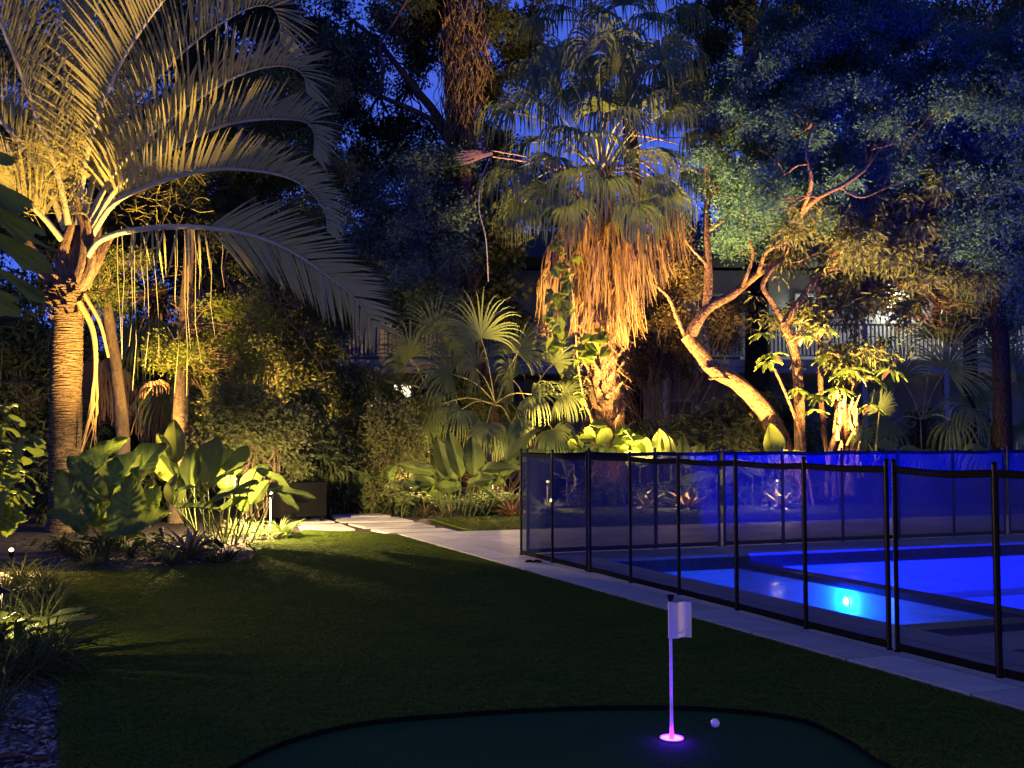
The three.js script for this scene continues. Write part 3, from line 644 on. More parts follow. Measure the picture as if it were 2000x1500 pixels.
/* ------------------------------------------------------------------ palms */
// arching feather leaf: a midrib through the given points with two rows of leaflets that rise into a V
function frond(t, pts, o) {
  const curve = new THREE.CatmullRomCurve3(pts, false, 'centripetal'), L = curve.getLength(), n = o.n ?? 64;
  const mb = new MB(), r0 = o.r0 ?? 0.055;
  mb.tube(pts, (u, th) => Math.max(0.006, r0 * Math.pow(1 - u, 0.8)) * (0.75 + 0.25 * Math.cos(2 * th)), 7, 40, false);
  const f = wpart('frond', mb, M.rachis, t);
  const lf = new MB();
  for (let k = 0; k < n; k++) {
    const u = lerp(o.from ?? 0.16, 0.995, k / (n - 1)), c = curve.getPointAt(u), T = curve.getTangentAt(u);
    let N = V(0, 1, 0); if (o.nref) N = o.nref.clone(); 
    const B = (o.side ?? V(0, 0, 1)).clone(); B.addScaledVector(T, -B.dot(T)).normalize();
    N = T.clone().cross(B).normalize(); if (o.flip ? N.y > 0 && u < 0.5 : N.y < 0 && u < 0.5) N.negate(); else if (u >= 0.5 && o.N && N.dot(o.N) < 0) N.negate();
    o.N = N.clone();
    const env = Math.pow(Math.sin(Math.PI * clamp(lerp(0.16, 0.93, (u - 0.1) / 0.9), 0.05, 1)), 0.6);
    for (const s of [-1, 1]) {
      if (R() < 0.05) continue;
      const len = (o.len ?? 1.0) * env * (R() < 0.06 ? rr(0.45, 0.8) : rr(0.86, 1.08)), d = N.clone().multiplyScalar(o.lift ?? 0.8).addScaledVector(B, s * (o.spread ?? 0.42)).addScaledVector(T, 0.35 + 0.45 * u).add(V(gauss(), gauss(), gauss()).multiplyScalar(0.085));
      if (o.plane && u >= (o.hang ?? 0)) d.copy(N).multiplyScalar(s * 0.62).addScaledVector(T, 0.75).addScaledVector(B, gauss() * 0.22);
      if (o.hang && u < o.hang) { if (R() < 0.72) continue; d.set(rr(-0.1, 0.3), -1, s * 0.4); }
      lf.blade(c, d, len, (o.w ?? 0.038) * rr(0.8, 1.15), (o.droop ?? 0.22) * rr(0.5, 1.9), 5, 0.5, 1, q => (Math.min(1, 0.5 + q * 3) * (1 - Math.pow(q, 3)) + 0.02), T);
    }
  }
  wpart('leaflets', lf, M.silver, t, { kind: 'stuff' }); const m = t.children[t.children.length - 1]; f.add(m);
  return f;
}
// fan leaf: stalk from a to b, then a fan whose tips hang
function fanLeaf(t, a, b, o) {
  const dir = b.clone().sub(a), L = dir.length(), mid = a.clone().lerp(b, 0.5).add(V(0, L * (o.arch ?? 0.12), 0));
  const mb = new MB(); mb.tube([a, mid, b], [o.r ?? 0.022, 0.010], 6, 8, false);
  const st = wpart(o.stalkName ?? 'leaf_stalk', mb, o.stalk ?? M.petiole, t);
  const T = b.clone().sub(mid).normalize(), up = o.face ?? V(0, 1, 0.3); const B = T.clone().cross(up).normalize(), N = B.clone().cross(T).normalize();
  const fb = new MB(), n = o.n ?? 34, span = o.span ?? 2.3;
  for (let k = 0; k < n; k++) {
    const th = (k / (n - 1) * 2 - 1) * span, d = T.clone().multiplyScalar(Math.cos(th)).addScaledVector(B, Math.sin(th)).addScaledVector(N, (o.cup ?? 0.15) + rr(-0.04, 0.04));
    const len = (o.len ?? 0.8) * (1 - 0.25 * Math.pow(Math.abs(th) / span, 2)) * rr(0.9, 1.08);
    const pts = [b.clone()], v = d.normalize().clone(), sg = 7, stp = len / sg, dr = (o.droop ?? 1.3) * rr(0.8, 1.25);
    for (let j = 0; j < sg; j++) { const q = (j + 1) / sg; v.y -= dr * q * q * 0.8; v.x += gauss() * 0.03; v.z += gauss() * 0.03; v.normalize(); pts.push(pts[j].clone().addScaledVector(v, stp)); }
    fb.strip(pts, q => (o.w ?? 0.038) * Math.min(1, 0.25 + q * 2.2) * (1 - Math.pow(q, 2.5) * 0.96), B.clone().multiplyScalar(Math.cos(th)).addScaledVector(T, -Math.sin(th)), 1, 0.5);
  }
  const fan = wpart(o.name ?? 'fan_leaf', fb, o.mat ?? M.fan, t); st.add(fan);
  return st;
}

/* feather palm on the left -------------------------------------------- */
{
  srand(101);
  const D = 14.6, at = base0(128, 1010, D);
  const t = thing('feather_palm', 'large pale palm with ringed trunk and long arching silvery fronds', 'palm', at);
  const top = P(134, 560, D), pts = [at.clone(), P(127, 900, D), P(131, 700, D), top];
  const tr = new MB();
  tr.tube(pts, (u, th) => { const y = u * 3.9; const ring = Math.abs((((y * 15 + 0.35 * Math.sin(th * 2 + y * 3) + 0.5 * noise.noise(Math.cos(th) * 2, Math.sin(th) * 2, y * 2.2)) % 1) + 1) % 1 - 0.5) * 2; return lerp(0.235, 0.215, u) * (0.985 + 0.05 * Math.pow(ring, 0.5) * (0.6 + 0.8 * noise.noise(Math.cos(th) * 1.5, Math.sin(th) * 1.5, y * 3)) - (u < 0.08 ? -0.25 * (0.08 - u) / 0.08 : 0)) + 0.010 * noise.noise(Math.cos(th) * 3, Math.sin(th) * 3, y * 6); }, 30, 420, false);
  wpart('trunk', tr, M.palmBark, t);
  // woody leaf bases that fan out of the trunk head
  const head = P(140, 545, D);
  const bases = [[[150, 560], [175, 530], [178, 470], [170, 430]], [[140, 565], [160, 520], [165, 450], [150, 390]], [[125, 565], [120, 510], [140, 440], [160, 400]], [[118, 560], [85, 520], [60, 485], [40, 470]], [[150, 565], [185, 520], [200, 490], [218, 462]], [[130, 560], [150, 500], [150, 440], [120, 390]], [[112, 570], [90, 540], [70, 500], [30, 440]], [[160, 560], [190, 500], [190, 450], [200, 420]]];
  bases.forEach((b, k) => { const z = D + [-0.25, -0.15, 0.05, 0, 0.1, 0.25, -0.1, 0.15][k]; const mb = new MB(); mb.tube(b.map(([x, y], j) => P(x, y, lerp(D, z, j / 3))), (u, th) => lerp(0.13, 0.05, Math.pow(u, 0.7)) * (0.72 + 0.28 * Math.cos(2 * th)) * (1 + 0.12 * noise.noise(th * 2, u * 6, k)), 12, 22, false); wpart('leaf_base', mb, M.boot, t); });
  // ragged scales below the leaf bases
  for (let k = 0; k < 34; k++) { const a = rr(-1.4, 1.6) + 1.57 * 0, y = rr(-0.55, 0.08), q = V(Math.sin(a) * 0.215, 0, Math.cos(a) * 0.215), c = top.clone().add(q).add(V(0, y, 0)); const mb = new MB(); mb.blade(c, V(Math.sin(a) * 0.5 + gauss() * 0.2, 0.8, Math.cos(a) * 0.5), rr(0.08, 0.17), rr(0.05, 0.1), 1.2, 4, 0.3, 2); wpart('scale', mb, M.boot, t); }
  // fronds: the measured course of each midrib [px, py], with its depth at base and tip
  const fr = [
    [[[172, 500], [188, 475], [222, 458], [290, 446], [350, 443], [420, 447], [500, 462], [570, 492], [630, 532], [690, 580], [735, 640]], 14.4, 13.6, { from: 0.16, hang: 0.40, len: 0.95, w: 0.036, plane: true, n: 96, droop: 0.12 }],
    [[[172, 470], [225, 395], [300, 360], [380, 336], [440, 330], [510, 335], [570, 350], [612, 380], [636, 420], [640, 452]], 14.5, 13.9, { from: 0.17, len: 0.72, lift: 0.85, spread: 0.35 }],
    [[[170, 450], [235, 360], [300, 312], [360, 278], [430, 247], [500, 234], [560, 233], [600, 240], [614, 262], [612, 305]], 14.6, 14.2, { from: 0.14, len: 0.82 }],
    [[[168, 440], [215, 350], [270, 282], [330, 232], [400, 184], [460, 150], [520, 131], [565, 131], [592, 146], [600, 182]], 14.7, 14.8, { from: 0.12, len: 1.02 }],
    [[[160, 440], [190, 330], [236, 240], [300, 160], [370, 90], [440, 40], [500, 12], [532, 14], [546, 40], [548, 80]], 14.8, 15.2, { from: 0.13, len: 1.2 }],
    [[[152, 440], [170, 300], [205, 190], [255, 90], [320, 0], [390, -70], [450, -100], [500, -80]], 14.6, 14.4, { from: 0.13, len: 1.25 }],
    [[[142, 440], [140, 300], [130, 180], [120, 60], [125, -60], [150, -150], [200, -200]], 14.7, 15.4, { from: 0.14, len: 1.2 }],
    [[[134, 440], [110, 330], [76, 240], [35, 130], [-8, 30], [-60, -50], [-130, -90]], 14.6, 14.3, { from: 0.14, len: 1.25 }],
    [[[128, 450], [90, 360], [45, 290], [-10, 225], [-80, 170], [-160, 150], [-220, 190]], 14.7, 14.9, { from: 0.14, len: 1.2 }],
    [[[122, 470], [80, 420], [30, 380], [-40, 345], [-120, 340], [-200, 380]], 14.6, 14.2, { from: 0.16, len: 1.0 }],
    [[[146, 440], [160, 330], [150, 200], [170, 80], [210, -40], [260, -120]], 14.9, 16.5, { from: 0.16, len: 1.1 }],
  ];
  for (const [c, d0, d1, o] of fr) frond(t, c.map(([x, y], k) => P(x, y, lerp(d0, d1, k / (c.length - 1)))), { n: 78, ...o });
  // long hanging threads from the lowest fronds
  for (let k = 0; k < 15; k++) { const x = rr(225, 450), y0 = rr(440, 460), mb = new MB(), l = rr(110, 330); mb.strip([0, 0.15, 0.4, 0.7, 1].map((q, j) => P(x + q * rr(-4, 14) + (j ? rr(-3, 3) : 0), y0 + l * q, 14.2 + q * 0.1)), q => 0.008 * (1 - 0.5 * q), V(1, 0, 0)); wpart('hanging_thread', mb, M.rachis, t); }
  // fine branched flower stalks in the heart of the crown
  const fb = new MB();
  for (let k = 0; k < 640; k++) {
    const c = P(rr(15, 165) + gauss() * 14, rr(270, 420), D + rr(-1.3, -0.2)), d = V(gauss(), gauss() * 0.8 + 0.3, gauss()).normalize(); const pts = [c]; let v = d.clone();
    for (let j = 0; j < 4; j++) { v.add(V(gauss(), gauss(), gauss()).multiplyScalar(0.55)).normalize(); pts.push(pts[j].clone().addScaledVector(v, 0.055)); }
    fb.strip(pts, q => 0.007, V(gauss(), gauss(), gauss()));
  }
  wpart('flower_stalks', fb, M.fiber, t, { kind: 'stuff' });
  const fb2 = new MB(); for (let k = 0; k < 260; k++) { const c = P(rr(215, 380), rr(300, 430) + gauss() * 20, D + rr(0.1, 0.9)), pts = [c]; let v = V(gauss(), gauss(), gauss()).normalize(); for (let j = 0; j < 5; j++) { v.add(V(gauss(), gauss() - 0.1, gauss()).multiplyScalar(0.5)).normalize(); pts.push(pts[j].clone().addScaledVector(v, 0.07)); } fb2.strip(pts, () => 0.007, V(gauss(), gauss(), gauss())); }
  wpart('flower_stalks', fb2, M.fiber, t, { kind: 'stuff' });
  // a dead frond hanging down beside the trunk
  const df = new MB(); df.tube([P(155, 590, D - 0.1), P(180, 640, D - 0.1), P(187, 720, D - 0.15), P(176, 800, D - 0.15), P(160, 880, D - 0.15)], u => lerp(0.05, 0.012, u), 7, 20, false);
  for (let k = 0; k < 9; k++) df.strip([P(186, 690 + k * 8, D - 0.15), P(182 + rr(-6, 10), 770 + k * 6, D - 0.2), P(168 + rr(-14, 22), 860 + k * 5, D - 0.2)], q => 0.03 * (1 - 0.8 * q), V(1, 0, 0), 1, 0.4);
  wpart('dead_frond', df, M.deadStalk, t);
  const d2 = new MB(); d2.tube([P(165, 575, D), P(195, 630, D), P(212, 698, D)], [0.035, 0.02], 7, 10, false); wpart('dead_stalk', d2, M.deadStalk, t);
}

/* fan palm in the middle with its skirt of dead leaves ---------------- */
{
  srand(202);
  const D = 20.4, at = base0(1188, 960, D);
  const t = thing('fan_palm', 'tall fan palm with lit skirt of hanging dead leaves behind the fence', 'palm', at);
  const top = P(1172, 330, D);
  const tr = new MB(); tr.tube([at.clone(), P(1186, 840, D), P(1176, 640, D), P(1172, 450, D), top], (u, th) => lerp(0.40, 0.30, u) * (1 + 0.10 * noise.noise(Math.cos(th) * 3, Math.sin(th) * 3, u * 20)), 18, 70, false);
  wpart('trunk', tr, M.barkRed, t);
  // old leaf bases that wrap the trunk
  for (let k = 0; k < 130; k++) {
    const y = lerp(0.3, 5.2, (k + R()) / 130), a = k * 2.4 + rr(-0.3, 0.3), c = V(at.x + lerp(0, -0.16, y / 5), y, at.z).add(V(Math.cos(a) * 0.36, 0, Math.sin(a) * 0.36));
    const mb = new MB(), s = rr(0.8, 1.3); mb.blade(c, V(Math.cos(a) * 0.55 + gauss() * 0.15, 0.8, Math.sin(a) * 0.55), 0.3 * s, 0.16 * s, 0.25, 5, 0.35, 2, q => (1 - q * 0.75) * (q > 0.85 ? 0.5 : 1), V(-Math.sin(a), gauss() * 0.2, Math.cos(a))); wpart('leaf_base', mb, M.boot, t);
  }
  const fb = new MB(); for (let k = 0; k < 240; k++) { const a = R() * 6.28, y = rr(0.4, 5), c = V(at.x - 0.03 * y + Math.cos(a) * 0.4, y, at.z + Math.sin(a) * 0.4), pts = [c]; let v = V(Math.cos(a) * 0.5, -0.6, Math.sin(a) * 0.5); for (let j = 0; j < 4; j++) { v.add(V(gauss(), gauss() - 0.2, gauss()).multiplyScalar(0.4)).normalize(); pts.push(pts[j].clone().addScaledVector(v, rr(0.06, 0.12))); } fb.strip(pts, q => 0.016 * (1 - q * 0.6), V(gauss(), gauss(), gauss())); }
  wpart('fibers', fb, M.dead, t, { kind: 'stuff' });
  // dead leaves hanging as a skirt: [px of fan, py of fan, px spread, length px, depth offset]
  const sk = [[1082, 470, 40, 190, 0.0, -8], [1098, 440, 34, 170, 0.2, -14], [1066, 520, 26, 130, 0.1, -4], [1118, 430, 40, 120, -0.4, 6], [1150, 420, 44, 190, -0.8, 4], [1172, 470, 44, 200, -0.9, -6], [1196, 430, 50, 210, -0.95, 8], [1220, 470, 40, 190, -0.9, 10], [1238, 420, 44, 220, -0.7, 2], [1256, 450, 36, 150, -0.5, 12], [1160, 540, 36, 120, -0.7, -10], [1205, 560, 36, 110, -0.75, 4], [1232, 560, 30, 100, -0.6, 14], [1276, 400, 38, 160, -0.2, 10], [1300, 390, 36, 150, 0.1, 6], [1322, 410, 30, 120, 0.4, 14], [1292, 470, 26, 90, 0.1, 4], [1140, 470, 30, 110, -0.5, -16], [1130, 560, 22, 90, -0.4, -4], [1186, 380, 60, 150, -0.6, 0], [1246, 370, 60, 150, -0.3, 6], [1120, 370, 56, 120, -0.2, -8], [1212, 620, 24, 60, -0.6, 6], [1170, 600, 24, 70, -0.6, -6]];
  for (const [x, y, sp, l, dz, lean] of sk) {
    const a = P(lerp(x, 1172, 0.55), Math.min(y - 50, 390), D + dz * 0.4), b = P(x, y, D + dz), mb = new MB();
    mb.tube([a, a.clone().lerp(b, 0.55).add(V(0, 0.12, 0)), b], [0.03, 0.012], 6, 8, false); const st = wpart('dead_stalk', mb, M.deadStalk, t);
    const f = new MB(), n = 30, tone = rr(0.55, 1.15), grey = R();
    for (let k = 0; k < n; k++) {
      const s = (k / (n - 1) * 2 - 1), e = R() < 0.2 ? rr(0.35, 0.7) : rr(0.7, 1.12), pts = [], ox = s * sp * 0.5 + gauss() * 4, dzz = rr(-0.26, 0.26), curl = gauss() * 9, tn = tone * rr(0.7, 1.25);
      f.col = [0.31 * tn, lerp(0.175, 0.21, grey) * tn, lerp(0.055, 0.11, grey) * tn];
      for (const q of [0, 0.1, 0.25, 0.42, 0.6, 0.8, 1]) { const sq = Math.min(1, q * 2.4); pts.push(P(x + ox * Math.sqrt(sq) + lean * q * q * 1.4 + curl * q * q + (q > 0.1 ? rr(-3.5, 3.5) : 0), y - 9 * Math.sin(q * 3) * (1 - Math.abs(s)) + l * q * e, D + dz + dzz * sq + gauss() * 0.03)); }
      f.strip(pts, q => 0.05 * rr(0.7, 1.1) * Math.min(1, 0.3 + q * 3) * (1 - q * 0.8), V(Math.cos(s * 2 + gauss() * 0.8), 0, Math.sin(s * 2) * 0.8 + 0.2 + gauss() * 0.5), 1, 0.8);
    }
    st.add(wpart('dead_leaf', f, M.deadV, t));
  }
  // broken dead stalks that jut to the side
  for (const [a, b] of [[[1130, 335, D - 0.9], [960, 294, D - 1.7]], [[1125, 341, D - 0.9], [962, 306, D - 1.7]], [[1215, 290, D - 0.3], [1370, 340, D - 0.8]], [[1210, 262, D - 0.3], [1330, 283, D - 0.9]], [[1230, 300, D - 0.2], [1320, 372, D - 1]]]) { const mb = new MB(), A = P(...a), B = P(...b); mb.tube([A, A.clone().lerp(B, 0.5).add(V(0, 0.05, 0)), B], [0.028, 0.014], 6, 8, true); wpart('dead_stalk', mb, M.deadStalk, t); }
  { const f = new MB(), c = [962, 300]; for (let k = 0; k < 16; k++) { const an = Math.PI + rr(-0.5, 0.55), l = rr(35, 82); f.strip([0, 0.4, 0.75, 1].map((q, j) => P(c[0] + Math.cos(an) * l * q, c[1] - Math.sin(an) * l * q * 0.5 + q * q * 8 + (j ? rr(-3, 3) : 0), D - 1.7 + rr(-0.1, 0.1))), q => 0.04 * (1 - q * 0.7), V(0, 1, 0.4), 1, 0.4); } wpart('dead_leaf', f, M.dead, t); }
  // living leaves: fan centre [px, py, depth offset, length m]
  const lv = [[1005, 352, -0.8, 1.35], [1075, 390, -1.2, 1.25], [1160, 290, -1.6, 1.5], [1250, 320, -1.4, 1.4], [1340, 290, -0.6, 1.3], [1280, 370, -0.6, 1.2], [1060, 230, -0.8, 1.4], [1260, 230, -1, 1.5], [1150, 200, 0.4, 1.4], [1330, 200, 0.2, 1.4], [1040, 300, 0.9, 1.3], [1210, 165, -0.6, 1.5], [1290, 140, 0.3, 1.5], [1100, 150, 0.2, 1.5], [1350, 240, 0.9, 1.3], [1000, 240, 0.5, 1.3], [1180, 240, -1.2, 1.4], [1110, 280, -1.3, 1.3], [1230, 380, 0.9, 1.2], [1300, 320, 0.8, 1.2], [1020, 420, -0.9, 1.2], [1110, 420, -1.5, 1.2], [1190, 370, -1.8, 1.3], [1240, 420, -1.3, 1.1], [1300, 400, -0.9, 1.1], [1340, 360, -0.2, 1.1], [1080, 330, -1.6, 1.3], [1130, 350, -1.8, 1.2], [1050, 170, 0.2, 1.4], [1220, 250, -1.7, 1.4], [1310, 240, -1, 1.4], [1170, 120, -0.4, 1.5], [1030, 380, 0.4, 1.2]];
  for (const [x, y0, dz, l] of lv) { const y = y0 - 22, a = P(1172 + (x - 1172) * 0.12, lerp(330, y, 0.1), D + dz * 0.15), b = P(x, y, D + dz); fanLeaf(t, a, b, { len: l * rr(0.8, 1.1), n: 38, span: rr(1.7, 2.3), droop: rr(1.9, 3.0), w: 0.05, cup: 0.2, arch: 0.14, r: 0.03, mat: M.fan, face: V(gauss() * 0.3, 1, 0.6) }); }
}
{ // second, taller fan palm behind it
  srand(203);
  const D = 23.5, at = base0(1236, 900, D);
  const t = thing('fan_palm', 'taller grey green fan palm crown above the skirted palm', 'palm', at);
  const tr = new MB(); tr.tube([at.clone(), P(1240, 500, D), P(1232, 250, D), P(1228, 80, D)], [0.24, 0.18], 14, 40, false); wpart('trunk', tr, M.barkDark, t);
  const lv = [[1180, 30, -0.8, 1.4], [1270, 40, -1, 1.5], [1130, 80, 0, 1.4], [1320, 90, -0.2, 1.4], [1220, 10, 0.6, 1.5], [1250, -30, -0.8, 1.5], [1170, -30, 0.6, 1.4], [1330, 20, 0.6, 1.4], [1190, 120, -1.3, 1.5], [1280, 130, -1.2, 1.5], [1100, 20, 0.8, 1.3], [1240, 90, -1.6, 1.5], [1150, 110, -0.9, 1.4], [1085, 100, -0.4, 1.3], [1210, 60, -1.5, 1.4], [1100, 180, -0.2, 1.4], [1065, 140, 0.4, 1.3], [1235, 170, -1.7, 1.4], [1310, 170, -0.8, 1.4], [1345, 130, 0.2, 1.3], [1060, 40, 0.6, 1.3], [1290, -20, 0, 1.4], [1120, -20, 0.3, 1.4], [1180, 190, -1.6, 1.3]];
  for (const [x, y, dz, l] of lv) fanLeaf(t, P(1228 + (x - 1228) * 0.1, 84, D), P(x, y, D + dz), { len: l * rr(0.85, 1.15), n: 40, span: rr(1.8, 2.3), droop: rr(2, 3.2), w: 0.055, cup: 0.2, r: 0.03, mat: M.fan, face: V(gauss() * 0.3, 1, 0.6) });
}
// climbing vine on the palm trunk
{
  srand(204);
  const t = thing('climbing_vine', 'yellow green heart leaved vine climbing the skirted palm trunk', 'vine', base0(1175, 905, 19.6));
  stalks(t, [[PP([[1180, 850, 19.7], [1150, 810, 19.7], [1133, 740, 19.6], [1126, 680, 19.6], [1122, 600, 19.5], [1110, 520, 19.4]]), 0.016], [PP([[1100, 690, 19.4], [1090, 640, 19.4], [1088, 560, 19.3], [1095, 480, 19.3]]), 0.01], [PP([[1192, 900, 19.5], [1165, 860, 19.6], [1150, 800, 19.7]]), 0.014]], M.deadStalk, 'vine_stem');
  const spot = (n, x0, x1, y0, y1, d, s0, s1) => { for (let k = 0; k < n; k++) { const x = rr(x0, x1), y = rr(y0, y1), a = P(x, y, d + rr(-0.25, 0.1)), l = rr(s0, s1) * d / F; placeLeaf(t, heartLeaf(l, l * 0.8), a, a.clone().add(V(rr(-0.7, 0.7), rr(-1, 0.15), rr(0, 0.5))), V(rr(-0.6, 0.6), rr(0.2, 1), 1), M.pothos); } };
  spot(40, 1068, 1128, 470, 640, 18.9, 12, 26); spot(14, 1078, 1100, 640, 680, 19.3, 14, 26); spot(12, 1135, 1195, 645, 700, 19.5, 20, 38); spot(8, 1125, 1140, 700, 800, 19.5, 10, 16); spot(24, 1112, 1245, 828, 888, 19.4, 20, 36);
}
/* ------------------------------------------------------------------ thin trunks on the left */
{
  srand(301);
  const mk = (label, pts, r0, r1) => { const t = thing('slender_tree', label, 'tree', base0(...pts[0])); limb(t, 'trunk', [t.position.clone(), ...PP(pts.slice(1))], r0, r1, M.barkSpeck, 16, 0.10); return t; };
  const a = mk('leaning slender tree with speckled bark right beside the ringed palm trunk', [[244, 955, 16.2], [240, 860, 16.2], [229, 740, 16.3], [212, 620, 16.4], [198, 520, 16.5], [192, 450, 16.6]], 0.13, 0.075);
  const b = mk('upright slender tree with brightly lit speckled bark and hanging twigs', [[346, 955, 16.0], [350, 850, 16.0], [357, 720, 16.1], [362, 600, 16.2], [368, 520, 16.3], [372, 450, 16.4]], 0.15, 0.08);
  // twiggy side branches with sparse leaves
  const from = PP([[360, 640, 16.1], [362, 600, 16.2], [366, 540, 16.3], [357, 700, 16.1]]);
  const cl = crown(b, [[430, 690, 16, 80, 50, 0.7, 130], [470, 600, 16.2, 70, 60, 0.8, 110], [330, 690, 15.8, 60, 30, 0.6, 90], [500, 710, 16.3, 40, 60, 0.5, 70]], CL.small, [[0.10, 0.14, 0.02], [0.17, 0.20, 0.03]], 0.9, 'leaves', 14);
  twigs(b, from, cl, 46, M.twig, 0.016);
  const cl2 = crown(a, [[215, 560, 16, 60, 60, 0.6, 90], [260, 500, 16.4, 60, 60, 0.6, 80]], CL.small, [[0.08, 0.11, 0.02], [0.12, 0.15, 0.03]], 0.9, 'leaves', 10);
  twigs(a, PP([[205, 570, 16.45], [196, 510, 16.5]]), cl2, 18, M.twig, 0.014);
  const vn = new MB(); for (let k = 0; k < 34; k++) { const x = rr(370, 560), y = rr(480, 620), pts = [P(x, y, 17)]; let vx = rr(-10, 10), vy = rr(8, 26); for (let j = 0; j < 6; j++) { vx += rr(-14, 14); pts.push(P(x + vx * (j + 1) * 0.7, y + vy * (j + 1), 17 + rr(-0.2, 0.2))); } vn.tube(pts, [0.011, 0.005], 4, 14, false); }
  wpart('hanging_vines', vn, M.twig, b, { kind: 'stuff' });
}
/* dead skirts and low fans between the slender trees ------------------- */
{
  srand(302);
  const t = thing('fan_palm', 'shaggy low fan palm with brown dead leaves behind the slender trees', 'palm', base0(300, 930, 17.6));
  const tr = new MB(); tr.tube([t.position.clone(), P(305, 700, 17.6), P(310, 560, 17.6)], [0.2, 0.16], 12, 20, false); wpart('trunk', tr, M.barkDark, t);
  for (const [x, y, l] of [[62, 700, 110], [180, 690, 150], [205, 700, 120], [290, 740, 120], [300, 780, 90], [240, 720, 110], [45, 690, 90]]) { const f = new MB(); for (let k = 0; k < 36; k++) { const s = k / 35 * 2 - 1; f.strip([0, 0.15, 0.4, 0.7, 1].map((q, j) => P(x + s * 26 * Math.sqrt(Math.min(1, q * 2.5)) + (j ? rr(-3, 3) : 0), y + l * q * rr(0.85, 1.05), 17.3 + rr(-0.2, 0.2) * q)), q => 0.03 * (1 - 0.7 * q), V(1, 0, 0.3), 1, 0.5); } wpart('dead_leaf', f, M.dead, t); }
  for (const [x, y, dz] of [[270, 650, -0.4], [340, 640, -0.2], [400, 660, 0], [250, 600, 0.2], [440, 640, 0.3], [330, 760, -0.4], [370, 590, 0.3], [60, 620, 0], [110, 640, -0.2], [20, 590, 0.3]]) fanLeaf(t, P(308, 580, 17.6), P(x, y, 17.6 + dz), { len: rr(0.9, 1.15), n: 34, droop: 1.8, w: 0.042, mat: M.fan, stalk: M.deadStalk });
  fanLeaf(t, P(365, 900, 17.2), P(372, 850, 17), { len: 0.45, n: 26, droop: 0.5, span: 2.6, w: 0.03, mat: M.dead, face: V(0, 0.3, 1), stalk: M.deadStalk });
  fanLeaf(t, P(255, 850, 17.2), P(297, 755, 16.4), { len: 0.5, n: 18, droop: 2, span: 1.4, w: 0.04, mat: M.dead, stalk: M.deadStalk, r: 0.012 });
}

/* ------------------------------------------------------------------ trees */
function tree(label, at, limbs, crowns, o) {
  const t = thing('tree', label, 'tree', at, o.group), from = [];
  limbs.forEach(([nm, pts, r0, r1]) => { const q = PP(pts); if (nm === 'trunk') q[0].y = Math.min(q[0].y, -0.02); limb(t, nm, q, r0, r1, o.bark ?? M.barkDark, r0 > 0.12 ? 14 : 8); new THREE.CatmullRomCurve3(q, false, 'centripetal').getPoints(8).slice(4).forEach(p => from.push(p)); });
  let all = []; for (const [bl, geo, cols, size, lab, k0] of crowns) all = all.concat(crown(t, bl, geo, cols, size ?? 1, 'crown', k0 ?? 8, lab));
  if (o.twigs) twigs(t, from, all, o.twigs, o.twigMat ?? o.bark ?? M.twig, o.tr ?? 0.02);
  return t;
}
const GR = { deep: [[0.035, 0.052, 0.02], [0.09, 0.11, 0.04]], mid: [[0.06, 0.075, 0.025], [0.13, 0.145, 0.045]], olive: [[0.07, 0.085, 0.03], [0.15, 0.16, 0.06]], blue: [[0.04, 0.10, 0.07], [0.08, 0.17, 0.12]], teal: [[0.05, 0.10, 0.06], [0.13, 0.20, 0.12]] };
srand(401);
tree('tall dark tree draped in brown vines against the blue sky', base0(905, 900, 26), [
  ['trunk', [[905, 900, 26], [908, 600, 26], [905, 420, 26], [896, 290, 26], [886, 150, 26], [880, 20, 26], [878, -120, 26]], 0.42, 0.22],
  ['branch', [[890, 300, 26], [852, 225, 25.9], [800, 160, 26], [745, 90, 26], [690, 40, 26.3]], 0.16, 0.05],
  ['branch', [[884, 285, 25.8], [850, 240, 25.5], [800, 212, 25.3], [740, 186, 25.2], [705, 160, 25.2], [665, 120, 25.2], [650, 85, 25.2]], 0.10, 0.035],
  ['branch', [[740, 186, 25.2], [748, 140, 25.2], [742, 90, 25.2], [765, 50, 25.2], [795, 0, 25.2]], 0.06, 0.03],
  ['branch', [[895, 280, 26], [935, 240, 26.3], [938, 232, 26.3], [960, 180, 26.6], [1000, 120, 27]], 0.1, 0.04],
], [[[[690, 60, 26.5, 90, 90, 1.6, 330], [800, 40, 27, 80, 70, 1.5, 280], [720, 200, 26.5, 90, 80, 1.5, 330], [790, 270, 26.8, 60, 60, 1.3, 180], [960, 60, 27, 80, 90, 1.5, 330], [880, -30, 26, 90, 60, 1.5, 300], [1010, 140, 27.5, 60, 70, 1.5, 200], [640, 250, 26.6, 60, 90, 1.3, 240], [840, 120, 27, 50, 90, 1.3, 260], [950, 200, 27.4, 60, 70, 1.3, 260], [960, 300, 27.6, 60, 60, 1.3, 220], [860, 330, 27.4, 60, 60, 1.3, 240], [720, 330, 27, 80, 60, 1.4, 300], [1040, 60, 27.6, 60, 60, 1.4, 220], [830, 20, 26.4, 60, 50, 1.3, 200]], CL.oak, GR.deep, 1.25, undefined, 16]], { bark: M.barkRed, twigs: 120, tr: 0.03, twigMat: M.barkDark });
